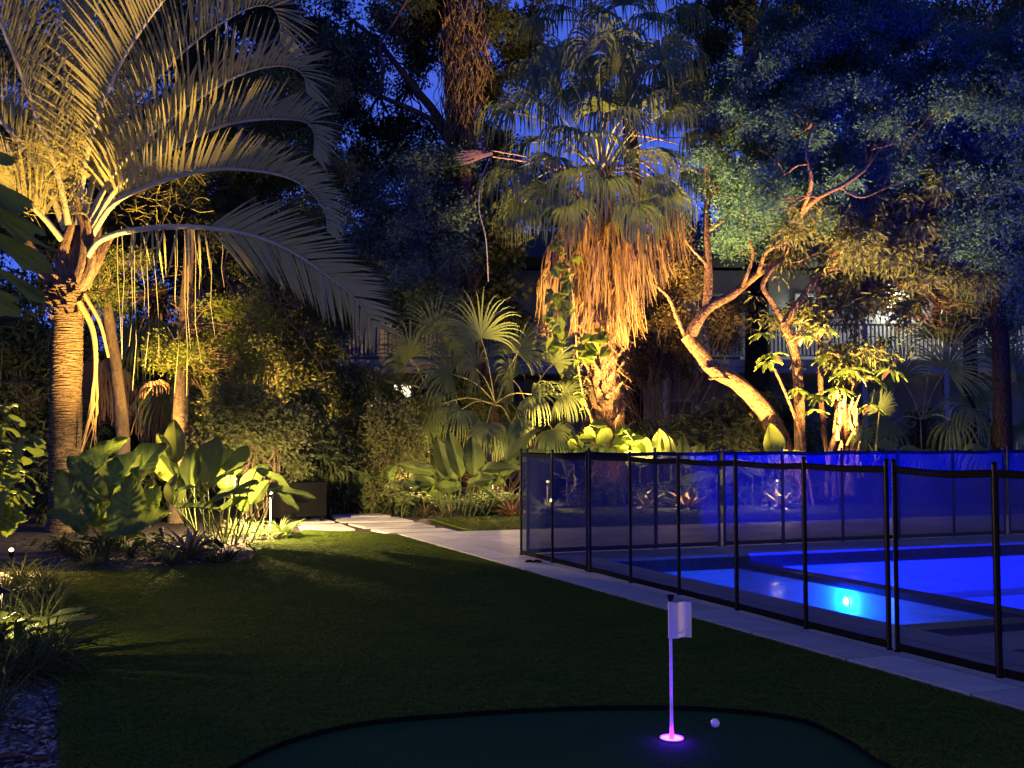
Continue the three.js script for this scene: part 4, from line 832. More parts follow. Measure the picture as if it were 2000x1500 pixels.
{ // brown vines hanging on its trunk
  srand(402);
  const t = thing('hanging_vines', 'tangle of dry brown vines hanging down the tall dark trunk', 'vine', P(900, 120, 25.6)), mb = new MB();
  for (let k = 0; k < 430; k++) { const x = 905 + gauss() * 40, y = rr(-40, 250), pts = [P(x, y, 25.4 + rr(-0.4, 0.5))]; let dx = 0; const l = rr(50, 150); for (let j = 1; j <= 6; j++) { dx += rr(-9, 9); pts.push(P(x + dx, y + l * j / 6, 25.4 + rr(-0.5, 0.5))); } mb.tube(pts, [0.016, 0.008], 4, 12, false); }
  wpart('tangle', mb, M.twig, t, { kind: 'stuff' });
  const v2 = thing('hanging_rope', 'thin grey cord hanging from the broken palm stalk', 'cord', P(955, 312, 19.7)), m2 = new MB(); m2.tube(PP([[956, 310, 19.7], [940, 350, 19.7], [936, 410, 19.7], [948, 460, 19.7], [954, 550, 19.7]]), [0.012, 0.012], 6, 24); wpart('cord', m2, std(lin(0.2, 0.2, 0.22)), v2);
}
srand(403);
tree('red barked tree with dense teal foliage left of the skirted palm', base0(928, 930, 24), [['trunk', [[928, 930, 24], [930, 720, 24], [924, 560, 24], [912, 430, 24], [905, 330, 24]], 0.30, 0.2], ['branch', [[918, 500, 24], [860, 430, 23.8], [810, 400, 23.6]], 0.1, 0.04]],
  [[[[830, 390, 23.4, 90, 90, 1.6, 620], [800, 490, 23.0, 90, 90, 1.6, 640], [780, 570, 22.8, 70, 80, 1.4, 480], [870, 500, 23.5, 60, 90, 1.4, 420], [740, 440, 23.4, 60, 90, 1.4, 380], [850, 610, 23, 80, 50, 1.2, 330], [850, 330, 24, 60, 50, 1.2, 200]], CL.small, GR.teal, 1.35, undefined, 12], [[[990, 600, 24.5, 70, 70, 1, 300], [1000, 500, 24.6, 70, 60, 1, 260], [960, 420, 24.8, 60, 60, 1, 200]], CL.broad, GR.olive, 1, 'ivy covered', 10]], { bark: M.barkRed, twigs: 60, tr: 0.025 });
srand(404);
tree('dim green tree standing behind the long palm fronds', base0(560, 930, 22), [['trunk', [[560, 930, 22], [545, 700, 22], [520, 560, 22], [500, 420, 22], [470, 250, 22]], 0.16, 0.08], ['branch', [[508, 660, 21.8], [530, 560, 21.8], [545, 500, 21.8]], 0.07, 0.04], ['branch', [[520, 640, 21.6], [560, 595, 21.4], [600, 578, 21.2], [625, 575, 21.2]], 0.06, 0.025]],
  [[[[560, 330, 22, 110, 80, 1.6, 620], [470, 380, 22, 100, 80, 1.6, 560], [620, 480, 21.8, 90, 90, 1.6, 620], [500, 500, 22, 100, 70, 1.5, 520], [650, 600, 21.4, 80, 60, 1.4, 460], [580, 610, 21.8, 80, 50, 1.2, 330], [560, 200, 22.5, 110, 80, 1.6, 450], [640, 370, 22.3, 60, 80, 1.4, 350], [430, 250, 22.5, 80, 90, 1.5, 330]], CL.small, GR.mid, 1.2, undefined, 12]], { bark: M.twig, twigs: 90, tr: 0.022 });
srand(405);
tree('broad dark tree filling the top edge behind the feather palm', base0(420, 920, 26), [['trunk', [[420, 920, 26], [430, 600, 26], [450, 300, 26], [440, 100, 26]], 0.3, 0.16]],
  [[[[420, 60, 26, 150, 90, 2, 560], [560, 60, 26, 110, 90, 2, 480], [300, 160, 27, 150, 100, 2, 420], [330, 350, 27, 140, 110, 2, 420], [480, 430, 26, 110, 90, 2, 330], [150, 60, 27, 170, 110, 2, 360], [60, 480, 26, 110, 140, 2, 420], [200, 620, 26, 160, 90, 2, 420], [620, 120, 25, 60, 90, 1.5, 260], [250, 60, 26, 120, 90, 2, 420], [380, 240, 26, 120, 90, 2, 460], [540, 180, 26, 110, 90, 2, 420], [60, 200, 26, 120, 110, 2, 420], [60, 340, 26, 110, 90, 2, 380], [180, 330, 26, 110, 90, 2, 380], [340, 480, 25, 120, 90, 1.8, 420], [200, 480, 25, 120, 90, 1.8, 420], [480, 320, 26, 100, 80, 2, 360]], CL.oak, GR.deep, 1.5, undefined, 14]], { twigs: 90, tr: 0.03 });
// leaning oak
srand(406);
{
  const D = 19.8;
  tree('leaning tree with rough lit trunk and huge blue tinted crown over the pool', base0(1545, 962, D), [
    ['trunk', [[1545, 962, D], [1530, 880, D], [1505, 820, D], [1460, 765, D - 0.1], [1432, 742, D - 0.2], [1398, 726, D - 0.25], [1368, 690, D - 0.3], [1340, 655, D - 0.3]], 0.235, 0.135],
    ['branch', [[1345, 662, D - 0.3], [1360, 632, D - 0.3], [1385, 600, D - 0.2], [1430, 575, D], [1480, 535, D + 0.2], [1545, 500, D + 0.4], [1600, 470, D + 0.7]], 0.125, 0.05],
    ['branch', [[1380, 605, D - 0.2], [1384, 540, D - 0.1], [1380, 460, D], [1385, 380, D + 0.2], [1420, 300, D + 0.4], [1470, 285, D + 0.5]], 0.10, 0.045],
    ['branch', [[1500, 520, D + 0.2], [1530, 470, D], [1575, 440, D - 0.3], [1640, 420, D - 0.5], [1700, 440, D - 0.6]], 0.05, 0.02], ['branch', [[1386, 450, D], [1430, 420, D - 0.3], [1470, 410, D - 0.5], [1520, 380, D - 0.6]], 0.045, 0.018], ['branch', [[1450, 560, D], [1470, 500, D - 0.2], [1460, 440, D - 0.3], [1490, 400, D - 0.4]], 0.045, 0.02], ['branch', [[1383, 520, D - 0.1], [1340, 470, D - 0.2], [1330, 420, D - 0.2]], 0.035, 0.015],
    ['branch', [[1340, 660, D - 0.3], [1322, 620, D - 0.35], [1305, 580, D - 0.4], [1285, 560, D - 0.4]], 0.055, 0.03],
    ['branch', [[1435, 748, D - 0.2], [1410, 738, D - 0.5], [1385, 740, D - 0.6]], 0.04, 0.02], ['branch', [[1400, 718, D - 0.3], [1375, 716, D - 0.5]], 0.045, 0.03],
    ['branch', [[1545, 500, D + 0.4], [1560, 430, D - 1], [1600, 385, D - 2.3], [1650, 360, D - 2.7], [1690, 330, D - 2.8]], 0.08, 0.035], ['branch', [[1570, 410, D - 1.6], [1585, 350, D - 2.5], [1575, 290, D - 2.6], [1590, 240, D - 2.6]], 0.05, 0.02], ['branch', [[1640, 365, D - 2.6], [1680, 385, D - 2.7], [1720, 372, D - 2.7]], 0.03, 0.012], ['branch', [[1480, 535, D + 0.2], [1500, 490, D - 0.4], [1540, 470, D - 0.8], [1580, 430, D - 1]], 0.05, 0.02], ['branch', [[1515, 515, D + 0.2], [1560, 510, D - 0.2], [1610, 490, D - 0.5], [1650, 500, D - 0.6]], 0.04, 0.015],
    ['branch', [[1560, 400, D + 0.2], [1570, 330, D], [1575, 260, D]], 0.06, 0.03], ['branch', [[1600, 470, D + 0.7], [1680, 420, D + 0.8], [1760, 330, D + 0.9], [1800, 220, D + 1]], 0.08, 0.04],
  ], [[[[1440, 300, D - 0.2, 90, 100, 1.6, 1190], [1480, 200, D, 90, 90, 1.6, 1054], [1580, 130, D, 110, 110, 1.8, 1700], [1700, 100, D - 0.2, 110, 110, 1.8, 1700], [1560, 260, D - 0.6, 110, 100, 1.8, 1615], [1690, 250, D - 0.8, 120, 100, 1.8, 1785], [1800, 200, D - 0.6, 100, 110, 1.8, 1530], [1780, 330, D - 0.8, 110, 90, 1.6, 1445], [1600, 370, D - 0.8, 110, 80, 1.6, 1190], [1480, 400, D - 0.6, 90, 80, 1.5, 952], [1440, 470, D + 0.6, 60, 40, 1.0, 200], [1620, 30, D + 0.4, 130, 70, 1.8, 1292]], CL.small, GR.blue, 1.05, undefined, 16]], { bark: M.bark, twigs: 170, tr: 0.02 });
}
srand(407);
tree('dense blue tinted tree at the edge of the frame beyond the pool', base0(1960, 930, 19), [['trunk', [[1960, 930, 19], [1955, 700, 19], [1940, 450, 19], [1930, 200, 19]], 0.2, 0.1], ['branch', [[1830, 640, 20.5], [1828, 560, 20.5], [1815, 500, 20.5]], 0.09, 0.06]],
  [[[[1900, 250, 18.4, 110, 120, 1.8, 1700], [1960, 380, 18.4, 90, 120, 1.6, 1445], [1890, 430, 18.8, 90, 80, 1.5, 1020], [1990, 180, 18.4, 90, 110, 1.6, 1224], [1930, 520, 19, 80, 70, 1.4, 714], [1990, 560, 19, 70, 90, 1.3, 714], [1850, 130, 19.6, 70, 70, 1.3, 561], [1960, 90, 20, 80, 60, 1.3, 442]], CL.small, GR.blue, 1.05, undefined, 16]], { bark: M.barkDark, twigs: 60 });
srand(408);
tree('sparse dark tree showing against the sky in the top corner', base0(1900, 900, 27), [['trunk', [[1900, 900, 27], [1890, 500, 27], [1880, 100, 27]], 0.25, 0.1]],
  [[[[1880, 60, 27, 130, 80, 2, 330], [1980, 30, 27, 90, 60, 2, 170], [1780, 20, 27, 90, 60, 2, 230], [1890, 300, 27, 140, 150, 2, 420], [1760, 450, 27, 140, 140, 2, 420], [1950, 560, 27, 110, 110, 2, 330]], CL.oak, GR.deep, 1.4, undefined, 18]], { twigs: 60, tr: 0.03 });
srand(409);
tree('black spreading oak silhouette between the palm crown and the blue tree', base0(1480, 880, 28), [['trunk', [[1480, 880, 28], [1478, 500, 28], [1470, 200, 28], [1468, 60, 28], [1450, -60, 28]], 0.42, 0.25], ['branch', [[1470, 130, 28], [1420, 110, 28], [1370, 120, 28], [1330, 160, 28]], 0.16, 0.05], ['branch', [[1472, 100, 28], [1520, 60, 28], [1560, 10, 28]], 0.15, 0.06], ['branch', [[1471, 160, 28], [1440, 150, 27.8], [1400, 180, 27.6], [1370, 215, 27.6]], 0.1, 0.04], ['branch', [[1469, 60, 28], [1490, 10, 28], [1500, -60, 28]], 0.12, 0.05]],
  [[[[1420, 40, 28, 60, 60, 1.5, 210], [1350, 110, 28, 50, 60, 1.4, 190], [1400, 190, 28, 70, 45, 1.3, 230], [1540, 80, 28, 60, 70, 1.5, 240], [1350, 20, 28.5, 40, 40, 1.3, 60], [1500, -20, 28, 90, 40, 1.5, 240], [1330, 190, 28, 40, 50, 1.3, 140], [1440, 300, 28, 90, 90, 1.6, 380]], CL.oak, GR.deep, 1.4, undefined, 14]], { twigs: 90, tr: 0.035 });
// multi-stemmed tree with umbrella leaves
srand(410);
{
  const D = 19.4;
  const t = tree('multi stemmed leafy tree with umbrella leaves beside the leaning trunk', base0(1600, 962, D), [
    ['trunk', [[1568, 960, D], [1562, 860, D], [1560, 770, D], [1552, 690, D], [1530, 630, D]], 0.13, 0.085],
    ['branch', [[1532, 636, D], [1508, 590, D], [1490, 560, D], [1500, 535, D], [1530, 505, D + 0.2]], 0.065, 0.04], ['branch', [[1532, 632, D], [1560, 590, D], [1590, 550, D], [1640, 520, D + 0.2]], 0.08, 0.04],
    ['trunk', [[1590, 950, D - 0.3], [1560, 840, D - 0.3], [1535, 770, D - 0.3], [1512, 720, D - 0.3]], 0.035, 0.028], ['trunk', [[1630, 960, D + 0.4], [1605, 800, D + 0.4], [1602, 690, D + 0.4], [1598, 560, D + 0.4]], 0.06, 0.05],
    ['trunk', [[1640, 950, D + 0.2], [1665, 760, D + 0.2], [1670, 660, D + 0.2], [1680, 560, D + 0.3]], 0.05, 0.035],
  ], [[[[1640, 500, D, 90, 60, 1.3, 300], [1720, 480, D - 0.2, 90, 70, 1.4, 360], [1800, 480, D - 0.2, 80, 70, 1.3, 330], [1850, 540, D + 0.2, 70, 70, 1.2, 280], [1720, 545, D, 90, 50, 1.2, 200], [1770, 610, D + 0.4, 50, 40, 0.9, 90], [1650, 590, D + 0.3, 70, 50, 1.1, 170], [1880, 620, D + 0.6, 60, 50, 1.1, 180], [1640, 680, D - 0.2, 90, 50, 1, 150], [1560, 620, D + 0.4, 60, 60, 1, 110], [1600, 440, D - 0.4, 80, 50, 1.2, 240], [1700, 420, D - 0.3, 80, 50, 1.2, 240], [1800, 400, D - 0.2, 70, 60, 1.2, 240]], CL.lance, GR.olive, 0.8, undefined, 12]], { bark: M.bark, twigs: 190, tr: 0.018 });
  // umbrella leaf whorls
  for (const [x, y, s] of [[1508, 690, 1], [1490, 650, 0.8], [1500, 705, 0.9], [1620, 690, 1.1], [1660, 720, 1.2], [1700, 735, 1.1], [1640, 760, 1], [1600, 770, 1], [1680, 700, 1], [1730, 660, 0.9], [1570, 655, 0.8], [1610, 640, 0.9], [1590, 800, 0.8], [1700, 790, 0.9], [1545, 880, 0.7], [1560, 760, 0.9], [1740, 720, 1]]) {
    const c = P(x, y, D - 0.5 + rr(-0.3, 0.3)), n = 8;
    for (let k = 0; k < n; k++) { const a = k / n * 6.28 + rr(-0.2, 0.2), d = V(Math.cos(a), rr(-0.75, 0.05), Math.sin(a)); placeLeaf(t, paddleLeaf(rr(0.26, 0.34) * s, 0.11 * s, 0.25, 0.15), c.clone().addScaledVector(d, 0.05), c.clone().add(d), V(0, 1, 0.35), R() < 0.12 ? M.dead : M.leafFish); }
  }
  // cut pale stump bundle
  const s = thing('pruned_palm', 'bundle of pale cut stems standing behind the far fence', 'palm', base0(1655, 968, D - 0.2));
  for (const [p, r] of [[[[1662, 968], [1664, 880], [1666, 790]], 0.13], [[[1640, 968], [1640, 880], [1638, 800], [1622, 770]], 0.075], [[[1630, 968], [1628, 880], [1634, 810], [1640, 765]], 0.055], [[[1615, 968], [1622, 880], [1640, 830]], 0.06], [[[1650, 968], [1652, 860], [1648, 770]], 0.05], [[[1645, 900], [1660, 840], [1668, 735]], 0.035]]) { const q = p.map(([x, y]) => P(x, y, D - 0.2 + rr(-0.15, 0.15))); q[0].y = Math.min(q[0].y, 0.6); limb(s, 'stem', q, r, r * 0.75, M.bark, 12, 0.2); }
  for (let k = 0; k < 22; k++) { const y = rr(780, 940), c = P(1662 + rr(-28, 24), y, D - 0.4), mb = new MB(); mb.blade(c, V(gauss() * 0.4, 1, 0.3), rr(0.2, 0.4), 0.08, 0.3, 4, 0.3, 2, q => 1 - q * 0.7); wpart('sheath', mb, M.deadStalk, s); }
}
// understorey of dark shrubs and hedges
const shrub = (label, at, blobs, geo, cols, size, k0, tw = 24) => { const t = thing('shrub', label, 'shrub', at), cl = crown(t, blobs, geo, cols, size, 'foliage', k0); const st = []; for (let k = 0; k < 5; k++) st.push(at.clone().add(V(rr(-0.2, 0.2), 0.1, rr(-0.2, 0.2)))); twigs(t, st, cl, tw, M.twig, 0.014, 'stems'); return t; };
srand(420);
shrub('dim leafy shrub just behind the paddle leaved plants', base0(500, 990, 16), [[480, 810, 16, 70, 70, 0.8, 420], [540, 870, 16, 60, 70, 0.8, 360], [450, 860, 16, 50, 60, 0.7, 260]], CL.small, GR.olive, 1.2, 18);
shrub('dark shrub above the black box', base0(600, 1000, 17.5), [[600, 850, 17.5, 90, 90, 1, 520], [640, 940, 18, 80, 60, 0.9, 330], [560, 930, 17, 60, 60, 0.8, 260]], CL.lance, GR.deep, 0.9, 16);
shrub('yellow green lit shrub with a pale stem behind the path lamp', base0(760, 990, 18.2), [[755, 900, 18, 55, 70, 0.7, 330], [770, 830, 18.3, 50, 60, 0.7, 240], [740, 960, 17.8, 30, 40, 0.5, 100]], CL.small, [[0.11, 0.12, 0.04], [0.19, 0.19, 0.07]], 1.3, 14);
shrub('low leafy shrub at the dark end of the stepping slabs', base0(690, 995, 19.5), [[690, 870, 19.5, 90, 90, 1.2, 460], [640, 760, 20, 90, 80, 1.2, 360], [720, 790, 20, 80, 70, 1, 330], [700, 950, 19.5, 60, 50, 0.8, 230]], CL.lance, GR.mid, 0.9, 14);
shrub('thin hanging tree foliage in front of the lit window', base0(560, 960, 20.5), [[520, 720, 20.5, 80, 70, 1, 300], [590, 690, 20.5, 70, 60, 1, 220], [480, 770, 20, 50, 60, 0.8, 200]], CL.small, GR.mid, 1.3, 14);
shrub('green shrub between the skirted palm and the leaning trunk', base0(1410, 980, 21.2), [[1300, 850, 21, 80, 50, 0.9, 360], [1430, 850, 21, 90, 50, 0.9, 420], [1450, 800, 21.3, 60, 40, 0.8, 220], [1360, 880, 20.8, 80, 40, 0.8, 260]], CL.lance, GR.olive, 0.8, 18);
shrub('dark thicket behind the dim fan palms on the far bed', base0(1000, 990, 22.5), [[880, 800, 22.5, 100, 90, 1, 460], [1030, 850, 22.5, 90, 60, 1, 330], [830, 900, 21, 90, 60, 1, 360]], CL.lance, GR.deep, 0.9, 16);
shrub('shadowy shrub wall under the balcony behind the ladder', base0(1500, 960, 25), [[1480, 850, 25, 120, 70, 1, 360], [1620, 880, 25, 120, 60, 1, 330], [1750, 860, 25, 100, 60, 1, 300]], CL.lance, GR.deep, 0.9, 16);
shrub('leafy dark hedge at the left edge behind the feather palm', base0(40, 1000, 16), [[20, 700, 17, 110, 110, 1.2, 460], [60, 850, 16.5, 110, 90, 1.2, 420], [130, 960, 16, 90, 60, 1, 300], [300, 930, 17, 110, 50, 0.9, 300]], CL.lance, GR.deep, 0.9, 14);
{ // hedge that closes the garden on the left
  const t = thing('hedge', 'tall dark hedge closing the garden behind the slender trees', 'hedge', V(P(60, 850, 24).x, 0, -24.5)); srand(425);
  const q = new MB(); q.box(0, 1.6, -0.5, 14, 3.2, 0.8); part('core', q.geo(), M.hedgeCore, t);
  const bl = []; for (let k = 0; k < 16; k++) for (let j = 0; j < 2; j++) bl.push([lerp(-440, 600, k / 15), 690 + j * 110, 24, 60, 70, 0.6, 170]);
  crown(t, bl, CL.lance, GR.deep, 1.2, 'foliage', 12);
}
srand(426);
shrub('brown twiggy bush hanging in front of the balcony between the two lit trees', base0(1275, 960, 22.5), [[1270, 610, 22.5, 60, 50, 0.8, 330], [1250, 700, 22.6, 60, 60, 0.8, 300], [1310, 690, 22.5, 50, 60, 0.8, 240], [1330, 560, 22.6, 50, 50, 0.7, 240], [1420, 640, 22.8, 50, 60, 0.7, 200], [1300, 510, 22.8, 60, 50, 0.8, 240]], CL.small, [[0.09, 0.07, 0.03], [0.17, 0.13, 0.06]], 1.3, 16, 40);
{ // distant tree belt seen as one mass
  const t = new THREE.Group(); t.name = 'distant_trees'; scene.add(t); t.position.copy(P(1000, 850, 44)); t.userData = { label: 'far dark belt of trees behind the house', category: 'trees', kind: 'stuff' };
  const bl = []; srand(430); for (let k = 0; k < 22; k++) bl.push([lerp(-250, 2250, k / 21) + rr(-40, 40), rr(380, 540), 44 + rr(-2, 2), 110, rr(110, 190), 2.5, 380]); for (let k = 0; k < 20; k++) bl.push([lerp(-250, 2250, k / 19), 720, 43, 110, 120, 2, 160]);
  crown(t, bl, CL.oak, GR.deep, 2.2, 'crown', 12);
}

/* ------------------------------------------------------------------ fan palms in the shade */
function lowFan(label, at, cx, cy, d, spots, o = {}) {
  const t = thing('fan_palm', label, 'palm', at), c = P(cx, cy, d);
  const tr = new MB(); tr.tube([at.clone(), at.clone().lerp(c, 0.5).add(V(0.05, 0, 0)), c], [0.13, 0.10], 12, 16, false); wpart('trunk', tr, M.barkDark, t);
  for (const [x, y, dz, l, dr] of spots) fanLeaf(t, c.clone().add(V(gauss() * 0.05, 0, gauss() * 0.05)), P(x, y, d + dz), { len: l, n: 32, droop: dr ?? 0.9, span: o.span ?? 1.9, w: 0.045, cup: 0.1, r: 0.016, mat: M.fan, face: V(rr(-0.4, 0.4), 0.7, 1) });
  return t;
}
srand(501);
lowFan('dim fan palm with spread leaves left of the skirted palm', base0(965, 985, 20), 968, 790, 20, [[880, 730, -0.4, 1.1], [940, 660, 0, 1.1, 0.5], [1010, 690, 0.2, 1.0, 0.6], [900, 800, -0.8, 0.95, 1.6], [1040, 770, -0.6, 1.0, 1.2], [1000, 830, -1, 0.8, 1.8], [950, 830, -1.1, 0.8, 1.8], [860, 790, 0.2, 0.9, 1.4], [930, 720, -0.6, 1.0, 1]]);
lowFan('second dim fan palm with broad hanging leaves near the ivy', base0(1045, 985, 20.6), 1030, 790, 20.6, [[1000, 740, -0.4, 0.9, 1.2], [1100, 770, -0.4, 0.9, 1], [1080, 840, -0.9, 0.8, 1.6], [990, 850, -0.9, 0.7, 1.8], [1080, 710, 0.2, 0.9, 0.7]]);
lowFan('thin grey fan palm in front of the lit window', base0(820, 980, 20.8), 830, 760, 20.8, [[800, 700, -0.2, 1.0, 0.6], [850, 650, 0, 1.0, 0.5], [880, 690, 0.2, 0.9, 0.7], [770, 760, -0.4, 0.9, 1], [820, 820, -0.6, 0.8, 1.6]]);
srand(502);
lowFan('big dark fan palm standing right of the pale cut stems', base0(1790, 970, 20.5), 1800, 820, 20.5, [[1850, 720, -0.5, 1.2, 0.4], [1760, 740, 0.2, 1.1, 0.6], [1740, 830, -0.5, 1.0, 1.2], [1860, 820, -0.8, 1.1, 1.2], [1800, 880, -1, 0.9, 1.8], [1830, 660, 0.2, 1.0, 0.5], [1900, 770, 0.2, 1, 0.9]], {});
lowFan('dark fan palm with drooping leaves near the frame edge beyond the pool', base0(1950, 970, 19.8), 1940, 820, 19.8, [[1980, 740, -0.5, 1.1, 0.5], [1900, 800, -0.4, 1.0, 1.2], [1990, 830, -0.6, 1.0, 1.2], [1930, 880, -0.9, 0.9, 1.8], [2010, 890, -0.7, 0.9, 1.6], [1890, 870, 0.2, 0.9, 1.6], [1950, 700, 0.2, 1, 0.5]], {});
lowFan('small pale fan palm leaf rising between cut stems and dark palms', base0(1712, 970, 19.2), 1712, 900, 19.2, [[1718, 800, 0, 0.42, 0.2], [1730, 880, 0.1, 0.5, 1.2], [1690, 860, 0, 0.5, 1]], { mat: M.fan, span: 2.0 });

/* ------------------------------------------------------------------ left foreground: fishtail palms */
{
  srand(601);
  const t = thing('fishtail_palm', 'dark ragged leaves reaching in from the frame edge beside the palm crown', 'palm', V(-2.62, 0, -4.0));
  const sm = new MB(); sm.tube([t.position.clone(), V(-2.6, 1.2, -4.0), P(-120, 560, 4.05), P(-80, 300, 4.05)], [0.03, 0.014], 8, 16); wpart('stalk', sm, M.stem, t);
  for (const [x0, y0, x1, y1, w, mt, f] of [[-70, 350, 96, 412, 60, 0, [0.1, 1, 0.5]], [-80, 385, 130, 470, 52, 0, [0, 1, 0.8]], [-80, 440, 152, 526, 50, 0, [0, 1, 0.7]], [-80, 505, 152, 582, 40, 0, [0, 1, 0.35]], [-80, 560, 66, 612, 56, 1, [0, 1, 0.9]], [-60, 300, 60, 310, 50, 0, [0, 1, 0.5]]])
    placeLeaf(t, fishLeaf(P(x0, y0, 4).distanceTo(P(x1, y1, 4)) * 1.06, w * 4 / F * 1.3, 0.12), P(x0, y0, 4.05), P(x1, y1, 3.95), V(...f), M.leafFish);
  const u = thing('fishtail_palm', 'bright yellow green fishtail shrub at the left edge below the dark leaves', 'palm', base0(-20, 1075, 9.2));
  for (const [bx, by, ex, ey] of [[-30, 1060, 20, 800], [-30, 1060, 50, 870], [-30, 1060, 40, 960], [-40, 1060, -30, 830], [-30, 1060, 0, 1010], [-30, 1060, 55, 925], [-30, 1060, 10, 900], [-40, 1060, 30, 1000], [-40, 1060, 60, 840], [-50, 1060, -10, 780]]) {
    const A = P(bx, by, 9.3), Bq = P(ex, ey, 9.0 + rr(-0.4, 0.3)), sm2 = new MB(), mid = A.clone().lerp(Bq, 0.5).add(V(-0.08, 0.08, 0)); sm2.tube([A, mid, Bq], [0.014, 0.006], 6, 10, false); wpart('stalk', sm2, M.stem, u);
    for (let k = 0; k < 11; k++) { const q = lerp(0.45, 1, k / 10), c = A.clone().lerp(mid, Math.min(1, q * 2)).lerp(Bq, Math.max(0, q * 2 - 1)), s = k % 2 ? 1 : -1, d = V(s * 0.5 + 0.35, rr(-0.5, 0.25), rr(-0.3, 0.7)); placeLeaf(u, fishLeaf(rr(0.17, 0.28), rr(0.08, 0.13), 0.35), c, c.clone().add(d), V(rr(-0.3, 0.5), 1, rr(0, 0.7)), M.leafFish); }
  }
}
/* plants along the left border ----------------------------------------- */
srand(602);
const LIR = [[0.05, 0.075, 0.02], [0.10, 0.13, 0.035]];
const tuftSpots = [[40, 1120, 8.9], [85, 1130, 9.2], [10, 1150, 8.2], [60, 1165, 8.2], [20, 1215, 7.2], [70, 1200, 7.6], [-10, 1260, 6.6], [40, 1290, 6.5]];
tuftSpots.forEach(([x, y, d], k) => { const p = G(x, y + 25); rosette('border_grass', ['strappy grass tuft nearest the bright fishtail shrub', 'strappy grass tuft at the lawn corner below the palm trunk', 'strappy grass tuft cut by the frame edge above the lance leaves', 'strappy grass tuft between the lawn edge and the upper tufts', 'strappy grass tuft behind the broad lance leaves', 'strappy grass tuft by the lawn edge above the lance leaves', 'strappy grass tuft at the frame edge under the lance leaves', 'lowest strappy grass tuft above the bare sand'][k], 'grass tuft', p, 70, 0.42, 0.014, [M.vc], { cols: LIR, top: 1.4, low: 0.7, droop: 1.5 }); });
{
  const t = thing('lance_leaf_plant', 'lit plant with broad lance leaves leaning over the lawn edge', 'plant', G(10, 1290));
  for (const [x0, y0, x1, y1, w, f] of [[0, 1250, 92, 1225, 24, [0.2, 1, 0.8]], [80, 1225, 136, 1262, 26, [0.2, 1, 0.6]], [10, 1270, 110, 1255, 18, [0, 1, 0.5]], [-20, 1235, 25, 1200, 26, [0, 1, 1]], [0, 1260, 62, 1232, 20, [0, 1, 0.7]], [20, 1290, 142, 1300, 22, [0, 1, 0.3]], [-10, 1220, 20, 1180, 22, [0, 0.6, 1]], [-20, 1280, 40, 1290, 20, [0, 1, 0.6]], [20, 1300, 100, 1320, 20, [0, 1, 0.3]]]) placeLeaf(t, paddleLeaf(P(x0, y0, 6.5).distanceTo(P(x1, y1, 6.5)), w * 6.5 / F, 0.2, 0.12), P(x0, y0, 6.55), P(x1, y1, 6.4), V(...f), M.leafFish);
  for (let k = 0; k < 26; k++) { const a = rr(-1.2, 1.6), c = t.position.clone().add(V(rr(-0.1, 0.1), 0.05, rr(-0.1, 0.1))), d = V(Math.cos(a), rr(0.5, 1.5), Math.sin(a)); placeLeaf(t, paddleLeaf(rr(0.28, 0.45), rr(0.05, 0.08), 0.5, 0.12), c.clone().addScaledVector(d, 0.06), c.clone().add(d), V(0, 1, 0.3), R() < 0.5 ? M.leafFish : M.paddle); }
}
[[95, 1165, 'strappy grass tuft overhanging the lawn edge highest on the left border'], [100, 1205, 'strappy grass tuft overhanging the lawn edge beside the lance leaves'], [5, 1185, 'strappy grass tuft half hidden behind the left border tufts'], [75, 1245, 'strappy grass tuft crossing the lance leaf tips'], [60, 1315, 'strappy grass tuft at the top of the bare pale sand'], [95, 1290, 'strappy grass tuft on the lawn edge just above the bare sand'], [0, 1330, 'strappy grass tuft at the frame edge above the bare sand']].forEach(([x, y, lb]) => rosette('border_grass', lb, 'grass tuft', G(x, y + 15), 84, 0.5, 0.014, [M.vc], { cols: LIR, top: 1.4, low: 0.5, droop: 1.6 }));
rosette('border_grass', 'wispy dark grass tuft in the bottom left corner', 'grass tuft', G(-10, 1420), 40, 0.5, 0.010, [M.vc], { cols: [[0.03, 0.04, 0.015], [0.06, 0.08, 0.025]], top: 1.4, low: 0.7, droop: 1.6 });
